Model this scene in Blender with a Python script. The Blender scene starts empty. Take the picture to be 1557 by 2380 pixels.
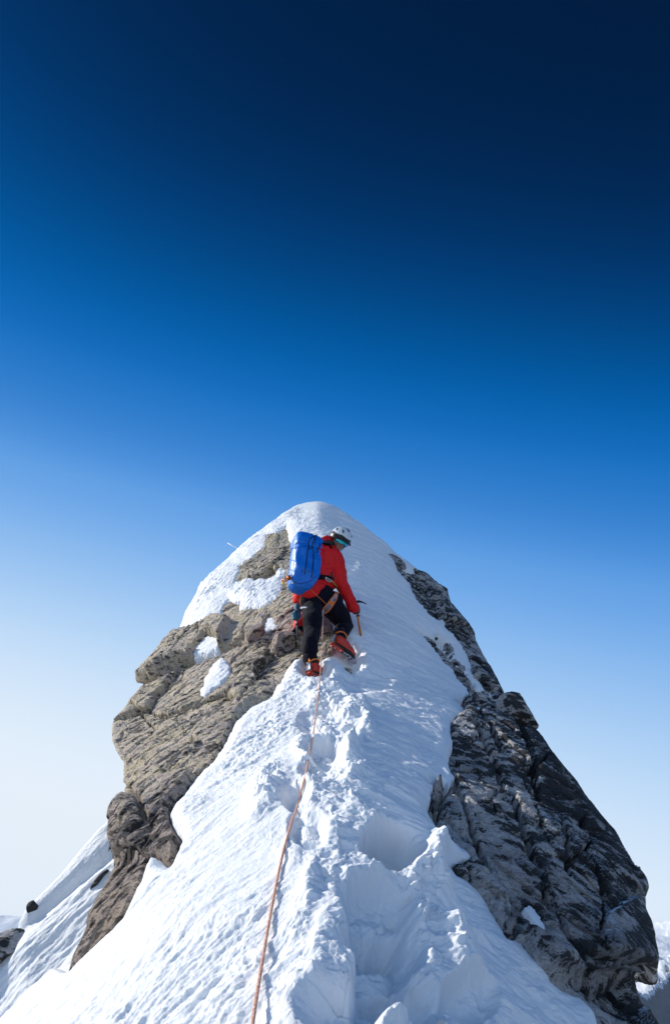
import bpy, bmesh, math, random
import numpy as np
from mathutils import Vector, Matrix, noise as mnoise
random.seed(7)
scene = bpy.context.scene
COL = scene.collection
PITCH = math.radians(39.0)
CP, SP = math.cos(PITCH), math.sin(PITCH)

# ---------------------------------------------------------------- helpers
def ray(px, py):
    """direction of sight for a point of the 1557x2380 survey photograph"""
    sx = (px - 778.5) / 1190.0; t = (py - 1190.0) / 1190.0
    return sx, CP + t * SP, SP - t * CP
def at(px, py, Y):
    x, y, z = ray(px, py)
    k = Y / y
    return Vector((x * k, Y, z * k))

def tag(o, label=None, cat=None, group=None, kind=None):
    if label: o['label'] = label
    if cat: o['category'] = cat
    if group: o['group'] = group
    if kind: o['kind'] = kind
    return o
def link(name, me, mat=None, parent=None):
    o = bpy.data.objects.new(name, me); COL.objects.link(o)
    if mat is not None and me is not None: me.materials.append(mat)
    if parent is not None: o.parent = parent
    return o
def empty(name, loc):
    o = bpy.data.objects.new(name, None); COL.objects.link(o)
    o.location = loc; o.empty_display_size = .1
    return o
def own(parent, o):
    """parent o keeping it where it stands (all parents are unrotated empties or unmoved meshes)"""
    o.parent = parent
    o.matrix_parent_inverse = parent.matrix_basis.inverted() if parent.parent is None else (parent.matrix_parent_inverse.inverted() if False else Matrix.Identity(4))
    return o

_rng = np.random.RandomState(11)
_perm = _rng.permutation(256).astype(np.int64); _perm = np.concatenate([_perm, _perm, _perm])
_g = _rng.normal(size=(256, 3)); _g /= np.linalg.norm(_g, axis=1)[:, None]
def par(fn, *arrs):
    """run a per-point function over chunks of the arrays small enough for the cache"""
    shp = arrs[0].shape[:-1] if arrs[0].ndim > 2 or (arrs[0].ndim == 2 and arrs[0].shape[-1] == 3) else arrs[0].shape
    n = int(np.prod(shp)); fl = [a.reshape(n, 3) if a.ndim == len(shp) + 1 else a.reshape(n) for a in arrs]
    st = list(range(0, n, 8192))
    res = list(map(lambda i: fn(*[a[i:i + 8192] for a in fl]), st))
    if isinstance(res[0], tuple): return tuple(np.concatenate(r).reshape(shp) for r in zip(*res))
    return np.concatenate(res).reshape(shp)
_g32 = _g.astype(np.float32); _p32 = _perm.astype(np.int32)
def perlin(P):
    i = np.floor(P); f = (P - i).astype(np.float32); i = i.astype(np.int32) & 255
    u = f * f * f * (f * (f * 6 - 15) + 10)
    out = 0
    for dx in (0, 1):
        wx = u[:, 0] if dx else 1 - u[:, 0]; hx = _p32[i[:, 0] + dx]; fx = f[:, 0] - dx
        for dy in (0, 1):
            wy = wx * (u[:, 1] if dy else 1 - u[:, 1]); hy = _p32[hx + i[:, 1] + dy]; fy = f[:, 1] - dy
            for dz in (0, 1):
                h = _p32[hy + i[:, 2] + dz]; fz = f[:, 2] - dz
                out = out + wy * (u[:, 2] if dz else 1 - u[:, 2]) * (_g32[h, 0] * fx + _g32[h, 1] * fy + _g32[h, 2] * fz)
    return out * 1.5
def _fbm(P, sc, octv, gain, ridged, off):
    a = 1.0; s = 0; n = 0
    P = P * sc + off
    for k in range(octv):
        v = perlin(P + 17.3 * k)
        if ridged: v = 1 - 2 * np.abs(v)
        s = s + a * v; n += a; a *= gain; P = P * 2.03
    return s / n
def fbm(P, sc, octv=4, gain=.5, ridged=False, off=0.0):
    return par(lambda Q: _fbm(Q, sc, octv, gain, ridged, off), P)
def _worley(P, sc, seed):
    P = P * sc + seed * 7.7
    i = np.floor(P).astype(np.int32); f = (P - i).astype(np.float32)
    d1 = np.full(len(P), 81., np.float32); d2 = d1.copy(); cid = np.zeros(len(P), np.float32)
    m = i & 255
    for dx in (-1, 0, 1):
        hx = _p32[(m[:, 0] + dx) & 255]
        for dy in (-1, 0, 1):
            hy = _p32[hx + ((m[:, 1] + dy) & 255)]
            for dz in (-1, 0, 1):
                h = _p32[hy + ((m[:, 2] + dz) & 255)]
                g = _g32[h]
                d = (f[:, 0] - dx - .5 - .42 * g[:, 0]) ** 2 + (f[:, 1] - dy - .5 - .42 * g[:, 1]) ** 2 + (f[:, 2] - dz - .5 - .42 * g[:, 2]) ** 2
                nearer = d < d1
                d2 = np.where(nearer, d1, np.minimum(d2, d)); cid = np.where(nearer, h / 255.0, cid); d1 = np.minimum(d1, d)
    return np.sqrt(d1), np.sqrt(d2), cid
def _facet(P, sc, seed):
    """sharp-edged tilted planes: every cell of a Voronoi net carries its own slope; also distance to the joint between cells"""
    P = P * sc + seed * 7.7
    i = np.floor(P).astype(np.int32); f = (P - i).astype(np.float32); m = i & 255
    d1 = np.full(len(P), 81., np.float32); d2 = d1.copy(); t = np.zeros(len(P), np.float32)
    for dx in (-1, 0, 1):
        hx = _p32[(m[:, 0] + dx) & 255]
        for dy in (-1, 0, 1):
            hy = _p32[hx + ((m[:, 1] + dy) & 255)]
            for dz in (-1, 0, 1):
                h = _p32[hy + ((m[:, 2] + dz) & 255)]
                g = _g32[h]; k = _g32[(h + 57) & 255]
                a = f[:, 0] - dx - .5 - .42 * g[:, 0]; b = f[:, 1] - dy - .5 - .42 * g[:, 1]; c = f[:, 2] - dz - .5 - .42 * g[:, 2]
                d = a * a + b * b + c * c
                nearer = d < d1
                d2 = np.where(nearer, d1, np.minimum(d2, d)); t = np.where(nearer, a * k[:, 0] + b * k[:, 1] + c * k[:, 2] + .5 * g[:, 1], t); d1 = np.minimum(d1, d)
    return t, np.sqrt(d2) - np.sqrt(d1)
def facet(P, sc, seed=0): return par(lambda Q: _facet(Q, sc, seed), P)
def worley(P, sc, seed=0):
    """distance to nearest and second nearest feature point, and a random value of the cell"""
    return par(lambda Q: _worley(Q, sc, seed), P)
def ss(a, b, x):
    t = np.clip((x - a) / (b - a), 0, 1); return t * t * (3 - 2 * t)
def seg_dist(X, Y, pts): return par(lambda a, b: _seg_dist(a, b, pts), X, Y)
def _seg_dist(X, Y, pts):
    best = np.full(X.shape, 1e9, np.float32)
    for k in range(len(pts) - 1):
        ax, ay = pts[k][:2]; bx, by = pts[k + 1][:2]
        L = (bx - ax) ** 2 + (by - ay) ** 2 + 1e-9
        t = np.clip(((X - ax) * (bx - ax) + (Y - ay) * (by - ay)) / L, 0, 1)
        d = (X - ax - t * (bx - ax)) ** 2 + (Y - ay - t * (by - ay)) ** 2
        best = np.minimum(best, d)
    return np.sqrt(best)
def inside(X, Y, poly):
    r = np.zeros(X.shape, bool); n = len(poly)
    for k in range(n):
        ax, ay = poly[k]; bx, by = poly[(k + 1) % n]
        if ay == by: continue
        c = ((ay > Y) != (by > Y)) & (X < (bx - ax) * (Y - ay) / (by - ay) + ax)
        r ^= c
    return r
def _sdf(X, Y, poly):
    d = _seg_dist(X, Y, list(poly) + [poly[0]])
    return np.where(inside(X, Y, poly), d, -d)
def sdf(X, Y, poly): return par(lambda a, b: _sdf(a, b, poly), X, Y)

# ---------------------------------------------------------------- outline of the peak
SIL_L = [(1170, 733), (1172, 715), (1178, 693), (1190, 672), (1212, 640), (1240, 603), (1278, 560), (1310, 525), (1350, 485), (1370, 472), (1420, 442), (1455, 424), (1472, 412),
         (1500, 380), (1530, 352), (1555, 326), (1580, 324), (1592, 327), (1604, 322), (1620, 308), (1650, 288), (1672, 262), (1690, 256), (1720, 258), (1750, 268), (1775, 284),
         (1800, 284), (1822, 282), (1845, 290), (1870, 293), (1890, 273), (1920, 270), (1950, 275), (1990, 284), (2040, 258), (2087, 231), (2120, 208), (2157, 203), (2221, 174),
         (2262, 164), (2300, 130), (2340, 90), (2380, 50), (2600, -180), (3000, -560), (4200, -1500)]
SIL_R = [(1170, 742), (1172, 752), (1180, 775), (1200, 805), (1240, 860), (1280, 910), (1300, 938), (1322, 968), (1332, 990), (1345, 1006), (1368, 1040), (1385, 1044), (1400, 1046), (1430, 1070),
         (1465, 1096), (1480, 1101), (1500, 1110), (1530, 1128), (1560, 1142), (1600, 1160), (1625, 1172), (1640, 1190), (1665, 1206), (1690, 1226), (1720, 1254), (1753, 1278), (1785, 1304), (1819, 1334),
         (1860, 1364), (1895, 1394), (1930, 1424), (1971, 1450), (2000, 1470), (2023, 1482), (2042, 1493), (2056, 1494), (2076, 1486), (2091, 1482), (2120, 1485), (2155, 1497), (2200, 1504), (2240, 1509),
         (2248, 1508), (2256, 1490), (2275, 1494), (2299, 1500), (2320, 1508), (2335, 1521), (2371, 1538), (2400, 1552), (2600, 1640), (3000, 1900), (4200, 2700)]
CREST = [(1170, 738), (1230, 742), (1300, 765), (1430, 775), (1560, 755), (1700, 800), (1900, 790), (2100, 750), (2380, 760), (3000, 790), (4200, 800)]
def table(T):
    a = np.array(T, float); return lambda v: np.interp(v, a[:, 0], a[:, 1])
fL, fR, fC = table(SIL_L), table(SIL_R), table(CREST)
# height profile of the crest
Yp = np.linspace(.3, 9.6, 400)
sl = np.interp(Yp, [0, 2.6, 3.6, 4.2, 4.55, 5.0, 5.6, 7.2, 8.2, 9.0, 9.6], [.60, .60, .62, .74, .95, 1.10, 1.22, 1.32, 1.32, 1.0, .70])
Zp = -1.0 + .6 * .3 + np.concatenate([[0], np.cumsum((sl[1:] + sl[:-1]) / 2 * np.diff(Yp))])
rat = Zp / Yp
top = int(np.argmax(rat)); Yp, rat = Yp[:top + 1], rat[:top + 1]
r0, r1 = .30, .838
rat = np.where(rat > r0, r0 + (rat - r0) * (r1 - r0) / (rat[-1] - r0), rat)
def crestY(py):
    _, y, z = ray(0, py); return np.interp(z / y, rat, Yp)

ROCK_L = [(420, 1473), (458, 1457), (490, 1440), (508, 1424), (520, 1405), (531, 1390), (545, 1398), (559, 1398), (556, 1415), (575, 1414), (598, 1412), (625, 1402), (643, 1390), (652, 1372),
          (656, 1350), (668, 1326), (700, 1320), (730, 1400), (775, 1440), (782, 1500), (762, 1525), (735, 1540), (700, 1528), (680, 1531), (664, 1560), (651, 1583), (633, 1619), (608, 1630), (583, 1644), (560, 1665), (547, 1680),
          (536, 1705), (525, 1727), (500, 1765), (468, 1792), (439, 1832), (403, 1875), (394, 1900), (402, 1920), (410, 1936), (425, 1968), (417, 1990), (397, 2029), (384, 2007), (366, 1997), (352, 2003), (339, 2023),
          (330, 2061), (307, 2103), (285, 2150), (266, 2170), (225, 2205), (192, 2234), (168, 2266), (120, 2240), (100, 2000), (150, 1700), (200, 1500), (380, 1430)]
ROCK_U = [(542, 1356), (548, 1340), (553, 1331), (556, 1316), (570, 1303), (590, 1295), (600, 1282), (615, 1270), (616, 1256), (620, 1244), (640, 1238), (655, 1224), (665, 1222), (669, 1236), (671, 1250), (690, 1270), (700, 1320),
          (669, 1322), (656, 1324), (648, 1323), (640, 1337), (620, 1345), (604, 1340), (590, 1345), (567, 1345)]
ROCK_R = [(1146, 1611), (1147, 1627), (1110, 1600), (1096, 1585), (1070, 1553), (1038, 1518), (1013, 1486), (965, 1457), (1010, 1499), (1032, 1531), (1050, 1550), (1064, 1569), (1096, 1608), (1092, 1616),
          (1067, 1628), (1072, 1640), (1080, 1659), (1060, 1668), (1045, 1681), (1047, 1705), (1054, 1726), (1043, 1752), (1051, 1790), (1055, 1812), (1044, 1822), (1030, 1812), (1018, 1807), (1006, 1835), (992, 1883), (1014, 1923), (1040, 1950),
          (1054, 1959), (1094, 1995), (1066, 2008), (1046, 2015), (1062, 2035), (1086, 2051), (1118, 2079), (1146, 2119), (1160, 2145), (1174, 2167), (1214, 2191), (1254, 2239), (1285, 2270), (1314, 2295), (1350, 2312), (1378, 2335), (1394, 2380), (1420, 2450),
          (1500, 2600), (1800, 2600), (1800, 1700), (1250, 1560), (1160, 1560)]
ROCK_RT = [(904, 1288), (918, 1293), (930, 1302), (949, 1320), (971, 1324), (1010, 1320), (1100, 1380), (1200, 1560), (1190, 1640), (1147, 1627), (1146, 1611), (1128, 1592), (1106, 1569), (1099, 1544), (1083, 1508), (1064, 1480), (1042, 1457), (1032, 1438),
           (1020, 1438), (1006, 1432), (985, 1412), (968, 1390), (960, 1375), (952, 1352), (930, 1326), (916, 1305)]
HOLE = [(1014, 1476), (1026, 1480), (1038, 1486), (1047, 1503), (1053, 1518), (1045, 1518), (1030, 1502), (1018, 1488)]
SNOW_P = [[(450, 1524), (452, 1508), (458, 1496), (470, 1482), (480, 1478), (497, 1480), (506, 1485), (511, 1499), (500, 1510), (488, 1514), (470, 1516)],
          [(468, 1603), (476, 1580), (486, 1565), (495, 1545), (507, 1533), (515, 1528), (522, 1536), (538, 1551), (534, 1564), (529, 1576), (515, 1592), (500, 1601), (486, 1612), (474, 1619)],
          [(612, 1468), (616, 1455), (620, 1442), (627, 1432), (636, 1436), (647, 1454), (640, 1462), (625, 1466)],
          [(1214, 2105), (1228, 2104), (1242, 2111), (1260, 2138), (1274, 2163), (1290, 2191), (1282, 2192), (1262, 2163), (1240, 2138), (1226, 2122)],
          [(1080, 1634), (1098, 1640), (1120, 1644), (1110, 1649), (1090, 1646)],
          ]
CRACKS_R = [([(1094, 1679), (1126, 1715), (1158, 1763), (1178, 1819), (1182, 1859)], 6, .10), ([(1182, 1850), (1206, 1915), (1230, 1979), (1250, 2039), (1270, 2099)], 10, .22),
            ([(1190, 1679), (1214, 1723), (1238, 1775), (1254, 1819)], 8, .12), ([(1254, 1819), (1274, 1875), (1306, 1927), (1314, 1979), (1314, 2043)], 7, .12),
            ([(1362, 1891), (1368, 1947), (1354, 1987), (1322, 2003), (1312, 2030)], 6, .10), ([(1354, 1991), (1378, 2035), (1394, 2099), (1386, 2159), (1390, 2211)], 5, .09),
            ([(1238, 1883), (1254, 1931), (1278, 1979)], 5, .08), ([(1054, 1819), (1082, 1891), (1106, 1959), (1134, 2019)], 7, .10), ([(1370, 2219), (1414, 2235), (1482, 2247), (1520, 2249)], 6, .14),
            ([(1230, 1790), (1250, 1778), (1278, 1755)], 5, .08), ([(1096, 1650), (1130, 1690), (1170, 1740)], 5, .07), ([(1100, 1620), (1150, 1640), (1195, 1672), (1215, 1700)], 5, .08),
            ([(1270, 2099), (1320, 2180), (1380, 2260), (1440, 2360)], 6, .08), ([(1150, 1900), (1140, 1860), (1165, 1840)], 4, .05), ([(970, 1330), (985, 1360), (1010, 1400), (1040, 1430)], 5, .06)]
CRACKS_L = [([(320, 1594), (345, 1585), (367, 1572), (417, 1540), (450, 1526), (504, 1511), (560, 1490)], 7, .12), ([(306, 1634), (330, 1650), (360, 1684)], 4, .06), ([(276, 1821), (313, 1846), (342, 1896), (350, 1925)], 8, .06),
            ([(561, 1644), (575, 1618), (590, 1600), (620, 1560)], 5, .06), ([(285, 1990), (320, 1985), (345, 1998)], 6, .04),
            ([(430, 1700), (470, 1660), (520, 1640)], 5, .04), ([(380, 1800), (430, 1760), (470, 1730)], 5, .04), ([(600, 1500), (640, 1490), (655, 1470)], 5, .06), ([(560, 1500), (570, 1450), (600, 1425)], 4, .05)]

def in_any(X, Y, polys):
    s = None
    for p in polys:
        d = sdf(X, Y, p); s = d if s is None else np.maximum(s, d)
    return s

NR, NF, NB = 1150, 760, 46
def rows_py():
    a = np.concatenate([np.linspace(1170.0, 1200, 40)[:-1], np.linspace(1200, 2420, NR)[:-1], 2420 + 1780 * np.linspace(0, 1, 110) ** 1.6])
    return a
def base_surface():
    py = rows_py()
    c = np.linspace(-.985, .985, NF); phi_f = np.arcsin(c)
    e = np.linspace(0, 1, NB + 1)[1:]
    pr = phi_f[-1] + (math.radians(165) - phi_f[-1]) * e ** 1.5
    phi = np.concatenate([-pr[::-1], phi_f, pr])
    cc = np.sin(phi)
    PY = np.repeat(py[:, None], len(phi), 1); PHI = np.repeat(phi[None], len(py), 0); C = np.sin(PHI)
    xl, xr, xc = fL(PY), fR(PY), fC(PY)
    xc = np.clip(xc, xl + 1, xr - 1)
    # px runs monotonically from one outline to the other, whatever the crest does
    PX = np.where(C < 0, xc + C * (xc - xl), xc + C * (xr - xc))
    Yc = crestY(PY)
    dirY = CP + (PY - 1190) / 1190 * SP
    dep = Yc / dirY
    hw = np.where(C < 0, xc - xl, xr - xc) / 1190 * dep
    hw = np.minimum(hw, 1.8)
    side = np.where(C < 0, .62, .62)
    s2 = np.sqrt(C * C + .012) - math.sqrt(.012)
    Yd = Yc + hw * (side * s2 + .85 * (1 - np.cos(PHI)))
    # blend: keep the foreground from folding back too fast
    x, y, z = (PX - 778.5) / 1190, dirY, SP - (PY - 1190) / 1190 * CP
    k = Yd / y
    return PX, PY, PHI, np.stack([x * k, Yd, z * k], -1)
def normals(P):
    du = np.gradient(P, axis=1); dv = np.gradient(P, axis=0)
    n = np.cross(du, dv); n /= np.linalg.norm(n, axis=-1, keepdims=True) + 1e-12
    return n
def blur(A, k):
    for _ in range(k):
        B = A.copy()
        B[1:-1] = (A[:-2] + A[2:] + 2 * A[1:-1]) / 4
        A = B.copy(); A[:, 1:-1] = (B[:, :-2] + B[:, 2:] + 2 * B[:, 1:-1]) / 4
    return A
def grid_mesh(name, P, keep=None, smooth=True):
    R, Cn = P.shape[:2]
    idx = np.arange(R * Cn).reshape(R, Cn)
    q = np.stack([idx[:-1, :-1], idx[1:, :-1], idx[1:, 1:], idx[:-1, 1:]], -1)
    if keep is not None:
        kk = keep[:-1, :-1] & keep[1:, :-1] & keep[:-1, 1:] & keep[1:, 1:]
        q = q[kk]
    q = q.reshape(-1, 4)
    used = np.zeros(R * Cn, bool); used[q.ravel()] = True
    new = np.cumsum(used) - 1
    V = P.reshape(-1, 3)[used].astype(np.float32); q = new[q].astype(np.int32)
    me = bpy.data.meshes.new(name)
    me.vertices.add(len(V)); me.vertices.foreach_set('co', V.ravel())
    me.loops.add(q.size); me.loops.foreach_set('vertex_index', q.ravel())
    me.polygons.add(len(q)); me.polygons.foreach_set('loop_start', np.arange(0, q.size, 4, dtype=np.int32))
    me.polygons.foreach_set('use_smooth', np.full(len(q), smooth))
    me.update(calc_edges=True); me.validate()
    return me

PX, PY, PHI, B0 = base_surface()
B0 = B0.astype(np.float32)
N0 = normals(blur(B0, 30))
# make sure normals look outwards (towards the camera in the middle)
if (N0[len(N0) // 2, len(N0[0]) // 2] * B0[len(N0) // 2, len(N0[0]) // 2]).sum() > 0: N0 = -N0
DEP = B0[..., 1] / (CP + (PY - 1190) / 1190 * SP)       # distance along the view, turns survey pixels into metres
M = DEP / 1190.0                                        # metres per survey pixel

wob = fbm(B0, 5.0, 4, .6) * 10 + fbm(B0, 28., 3, .6) * 6
rock_d = in_any(PX, PY, [ROCK_L, ROCK_U, ROCK_R, ROCK_RT, HOLE])
patch = in_any(PX, PY, SNOW_P)
rock_d = np.minimum(rock_d, -patch + wob * .5) + wob * .6          # > 0 on rock, in survey pixels
rock_d = rock_d + 4.5 * ss(955, 985, PX) * ss(1160, 1130, PX) * ss(1440, 1460, PY) * ss(1650, 1630, PY)
hole = sdf(PX, PY, HOLE)
left = PX < fC(PY)

# ---------------- rock relief
def rot(P, M3): return P @ np.array(M3).T
def strata_coords(P, ax, f1, f2, f3):
    a = np.array(ax, float); a /= np.linalg.norm(a)
    b = np.cross(a, [0, 1, .3]); b /= np.linalg.norm(b); c = np.cross(a, b)
    return np.stack([P @ a * f1, P @ b * f2, P @ c * f3], -1)
W = B0 + .12 * np.stack([fbm(B0, 2.2, 3, off=3.), fbm(B0, 2.2, 3, off=9.), fbm(B0, 2.2, 3, off=21.)], -1)
SL_ = strata_coords(W, (.62, .42, .66), 1.2, 3.0, 3.0)     # left: grain runs up to the right
SR_ = strata_coords(W, (.45, -.1, -.88), 1.0, 3.0, 3.0)   # right: slabs run down to the right
def rockrelief(S, amp, joint, Wm):
    t1, g1 = facet(Wm, .95, 1); t2, g2 = facet(S * .6 + Wm * .8, 1.15, 5); t3, g3 = facet(S, 3.4, 9); t4, g4 = facet(S, 9.5, 3)
    r = t1 * (.13 if joint < 2 else .17) + t2 * (.024 if joint < 2 else .045) + t3 * .015 + t4 * .0085
    r -= joint * (.035 * np.exp(-(g1 / .022) ** 2) + .010 * np.exp(-(g2 / .03) ** 2)) + .006 * np.exp(-(g3 / .08) ** 2)
    r += fbm(S, 1.3, 7, .60, True) * (.012 if joint < 2 else .006) + fbm(S, 14., 4, .75) * .011
    return r * amp
def _nl(x): return np.sign(x) * np.abs(x) ** .8
LC = PX < 860
near_rock = rock_d > -70
rel = np.zeros(PX.shape, np.float32)
for msk, S_, am, jt in ((LC & near_rock, SL_, .72, 1.), (~LC & near_rock, SR_, .80, 2.6)):
    rel[msk] = rockrelief(S_[msk].astype(np.float32), am, jt, (W[msk] * [1., .8, 1.]).astype(np.float32))
WJ = 1 + .5 * fbm(B0, 6., 2)
for pts, w, dep in CRACKS_R + CRACKS_L:
    wj = w * WJ
    d = seg_dist(PX + wob * .9, PY + wob * .4, pts)
    right_ = pts[0][0] > 850
    rel -= dep * (np.exp(-(d / (wj * .62)) ** 3.) * 1.3 if right_ else np.exp(-(d / (wj * .6)) ** 1.8))
# big forms: overhanging slab on the left, recessed block below it, prow on the right
slab = sdf(PX, PY, [(300, 1600), (367, 1570), (417, 1538), (450, 1524), (510, 1505), (540, 1440), (470, 1430), (380, 1460), (300, 1540)])
rel += .15 * ss(-3, 7, slab)
rel += .05 * ss(-8, 30, sdf(PX, PY, [(255, 1990), (270, 1880), (300, 1860), (350, 1900), (352, 1960), (340, 2000)]))
low = ss(1990, 2010, PY) * ss(500, 400, PX)
rel -= .03 * low
rel += .05 * ss(-5, 12, sdf(PX, PY, [(1390, 2150), (1460, 2090), (1530, 2090), (1540, 2250), (1480, 2244), (1414, 2232)]))
rel -= .03 * ss(-6, 10, sdf(PX, PY, [(1370, 2225), (1414, 2240), (1480, 2252), (1540, 2254), (1540, 2330), (1480, 2330), (1420, 2300)]))
rock_m = ss(-14, 8, rock_d)
fade = ss(1.0, .97, np.abs(np.sin(PHI))) * .62 + .38
rel = np.where(LC, rel, np.where(rel > .06, .06 + (rel - .06) * .35, rel)) - .10 * ss(2245, 2275, PY) * (~LC)
rel = np.maximum(rel, np.where(LC, -.14, -.30))
rockH = rel * rock_m * fade - .13 * (1 - rock_m) - .45 * ss(-3, 5, hole)

# ---------------- snow relief
GBN, GBM = fbm(B0, 9., 3, .6) * .22, .8 + .8 * np.clip(fbm(B0, 14., 3, .6, True) - .2, -.4, .8)
def gb(x, y, rx, ry, ang=0, p=2.0, sharp=None):
    a = math.radians(ang); X = PX - x; Yq = PY - y
    u = (X * math.cos(a) + Yq * math.sin(a)) / rx; v = (-X * math.sin(a) + Yq * math.cos(a)) / ry
    r = np.maximum(np.sqrt(u * u + v * v) + GBN * (.8 if rx > 55 else 1), 0)
    if sharp: return ss(1 + sharp, 1 - sharp, r)
    return np.exp(-r ** p)
snowH = np.zeros(PX.shape)
tl = [(745, 1580), (770, 1640), (775, 1720), (770, 1800), (770, 1870), (800, 1950), (860, 2050), (880, 2200), (900, 2400), (930, 2800)]
td = seg_dist(PX, PY, tl)
tw = np.interp(PY, [1500, 1600, 1850, 2100, 2400, 3000], [10, 45, 70, 150, 200, 260])
band = ss(1.25, .55, td / tw) * ss(1550, 1600, PY)
lumps = fbm(B0, 3.6, 5, .55, True, 4.); chunk1, chunk2, cidc = worley(W, 7.5, 3)
clod = fbm(B0, 1.6, 2); clods = (facet(W, 15., 4)[0] * .016 + facet(W, 38., 6)[0] * .006 + fbm(B0, 24., 4, .65, True) * .010) * (.35 + .65 * ss(-.15, .2, clod))
snowH += band * np.interp(DEP, [.8, 1.6, 3.5], [.35, .6, 1.]) * (.05 * (lumps - .1) + .028 * (cidc - .5) * ss(0, .15, chunk2 - chunk1))
pits = [(905, 1995, 62, 44, 0, .19), (770, 1826, 55, 34, -8, .08), (752, 1765, 40, 30, 0, .10), (748, 1690, 46, 38, 0, .055), (850, 1590, 60, 26, 0, .05), (800, 1735, 30, 45, 20, .04), (872, 2130, 74, 62, 8, .09), (885, 2215, 84, 66, 8, .11), (915, 2325, 96, 60, 20, .11),  (733, 1566, 34, 22, 10, .15), (800, 1522, 46, 26, 35, .17),
        (700, 1895, 30, 26, 0, .05), (722, 1965, 36, 40, -20, .05), (1085, 2330, 60, 50, 0, .06), (790, 2390, 80, 60, 0, .06)]
pitm = np.zeros(PX.shape, np.float32)
for x, y, rx, ry, an, dp in pits: snowH -= dp * gb(x, y, rx, ry, an, sharp=.34)
mounds = [(1000, 1992, 26, 46, 18, .15), (985, 2040, 40, 30, 0, .08), (1022, 2070, 26, 34, -10, .08), (1065, 2165, 60, 20, 8, .07), (1050, 2200, 22, 50, -25, .10), (1095, 2250, 26, 70, -22, .09), (1130, 2350, 30, 60, -20, .08),
          (822, 1655, 22, 26, 0, .07), (848, 1680, 12, 44, -12, .07), (820, 1750, 12, 50, 20, .07), (808, 1815, 18, 40, 5, .06), (835, 1830, 30, 20, -20, .05), (750, 1700, 20, 16, 10, .06), (795, 1775, 22, 14, -20, .05), (706, 1750, 20, 26, 0, .05),
          (625, 1850, 26, 60, 30, .07), (640, 1880, 20, 60, 38, .07), (760, 1850, 45, 12, -8, .05), (720, 1930, 16, 52, 18, .06), (690, 2010, 34, 34, 0, .04), (728, 2080, 16, 60, 5, .07), (700, 2170, 26, 90, 12, .05), (745, 2250, 18, 60, 6, .05),
          (700, 2330, 40, 90, 30, .05), (912, 2376, 40, 26, 20, .10), (850, 2392, 46, 16, -8, .08), (560, 2300, 30, 110, 25, .02), (1000, 2390, 60, 30, 0, .05), (870, 1335, 26, 16, 0, .03), (830, 1322, 9, 12, 0, .03), (700, 1545, 16, 10, -20, .04), (690, 1565, 20, 14, -20, .05), (790, 1552, 22, 8, -20, .03)]
hollow = np.clip(-snowH / .10, 0, 1)
snowH += band * clods * np.interp(DEP, [.8, 1.6, 3.5], [.6, .9, 1.15]) * (1 - .5 * hollow)
for x, y, rx, ry, an, dp in mounds:
    y += min(34., dp * .3 / (np.interp(y, [1300, 1600, 1900, 2100, 2380], [5.6, 4.6, 3.1, 2.1, 1.0]) / 1190))
    snowH += dp * np.clip(DEP / 2.4, .3, 1) * gb(x, y, rx, ry, an, p=2.4) * GBM * .55
# wind texture: dimpled, streaked on the sunny side, soft ripples on the shady one
sun_side = ss(20, -60, PX - fC(PY))
Ss = strata_coords(W, (.62, .25, .74), 1.0, 3.0, 3.0)
dim = fbm(Ss, 2.6, 4, .6) * .030 + fbm(Ss, 7.5, 4, .65, True) * .014 + fbm(B0, 34., 3, .6) * .006
Sr = strata_coords(W, (.86, .2, -.47), 1.0, 3.4, 3.4)
rip = fbm(Sr, 2.0, 4, .55) * .022 + fbm(Sr, 8., 3, .6, True) * .0045
near = ss(3.2, 1.5, DEP)
up = ss(1560, 1380, PY)
suncup = (worley(Ss, 5.2, 2)[0] - .5) * .030
dvar = .45 + .9 * ss(-.25, .3, fbm(B0, 1.3, 3, off=31.))
snowH += sun_side * (dim * dvar * (1 + .3 * up) + suncup * (.25 + .75 * up)) * (1 - .35 * near) + (1 - sun_side) * rip * 1.5 * (1.5 - .5 * dvar)
snowH += .05 * fbm(B0, .9, 2)
thick = (1 - .6 * ss(860, 1000, PX)) * (1 - .8 * ss(1040, 1300, PX)) * (ss(0, 30, -rock_d) * .034 + ss(-2, 10, -rock_d) * .014) * (1 - .72 * ss(-14, -6, patch))
relb = np.minimum(blur((rel * rock_m).astype(np.float32), 14), 0).clip(-.05, 0)
snowF = np.where(rock_d > -1, -.01 - .20 * ss(-1, 11, rock_d), 0) + thick + relb * ss(-60, 0, rock_d) * .5
edge = ss(2, 40, -rock_d)
tipfade = ss(1170, 1215, PY)
snowD = snowH * (.35 + .65 * edge) * (.25 + .75 * tipfade) + snowF
SNOW = B0 + N0 * snowD[..., None]
ROCK = B0 + N0 * (rockH * (.3 + .7 * tipfade))[..., None]

_rows = rows_py()
_xc = NB
def snow_at(px, py, arr=None):
    """point of the finished surface seen at a survey pixel"""
    arr = SNOW if arr is None else arr
    r = int(np.clip(np.searchsorted(_rows, py), 0, len(_rows) - 1))
    cl = PX[r, NB:NB + NF]
    c = int(np.argmin(np.abs(cl - px))) + NB
    return Vector(arr[r, c])

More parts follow.
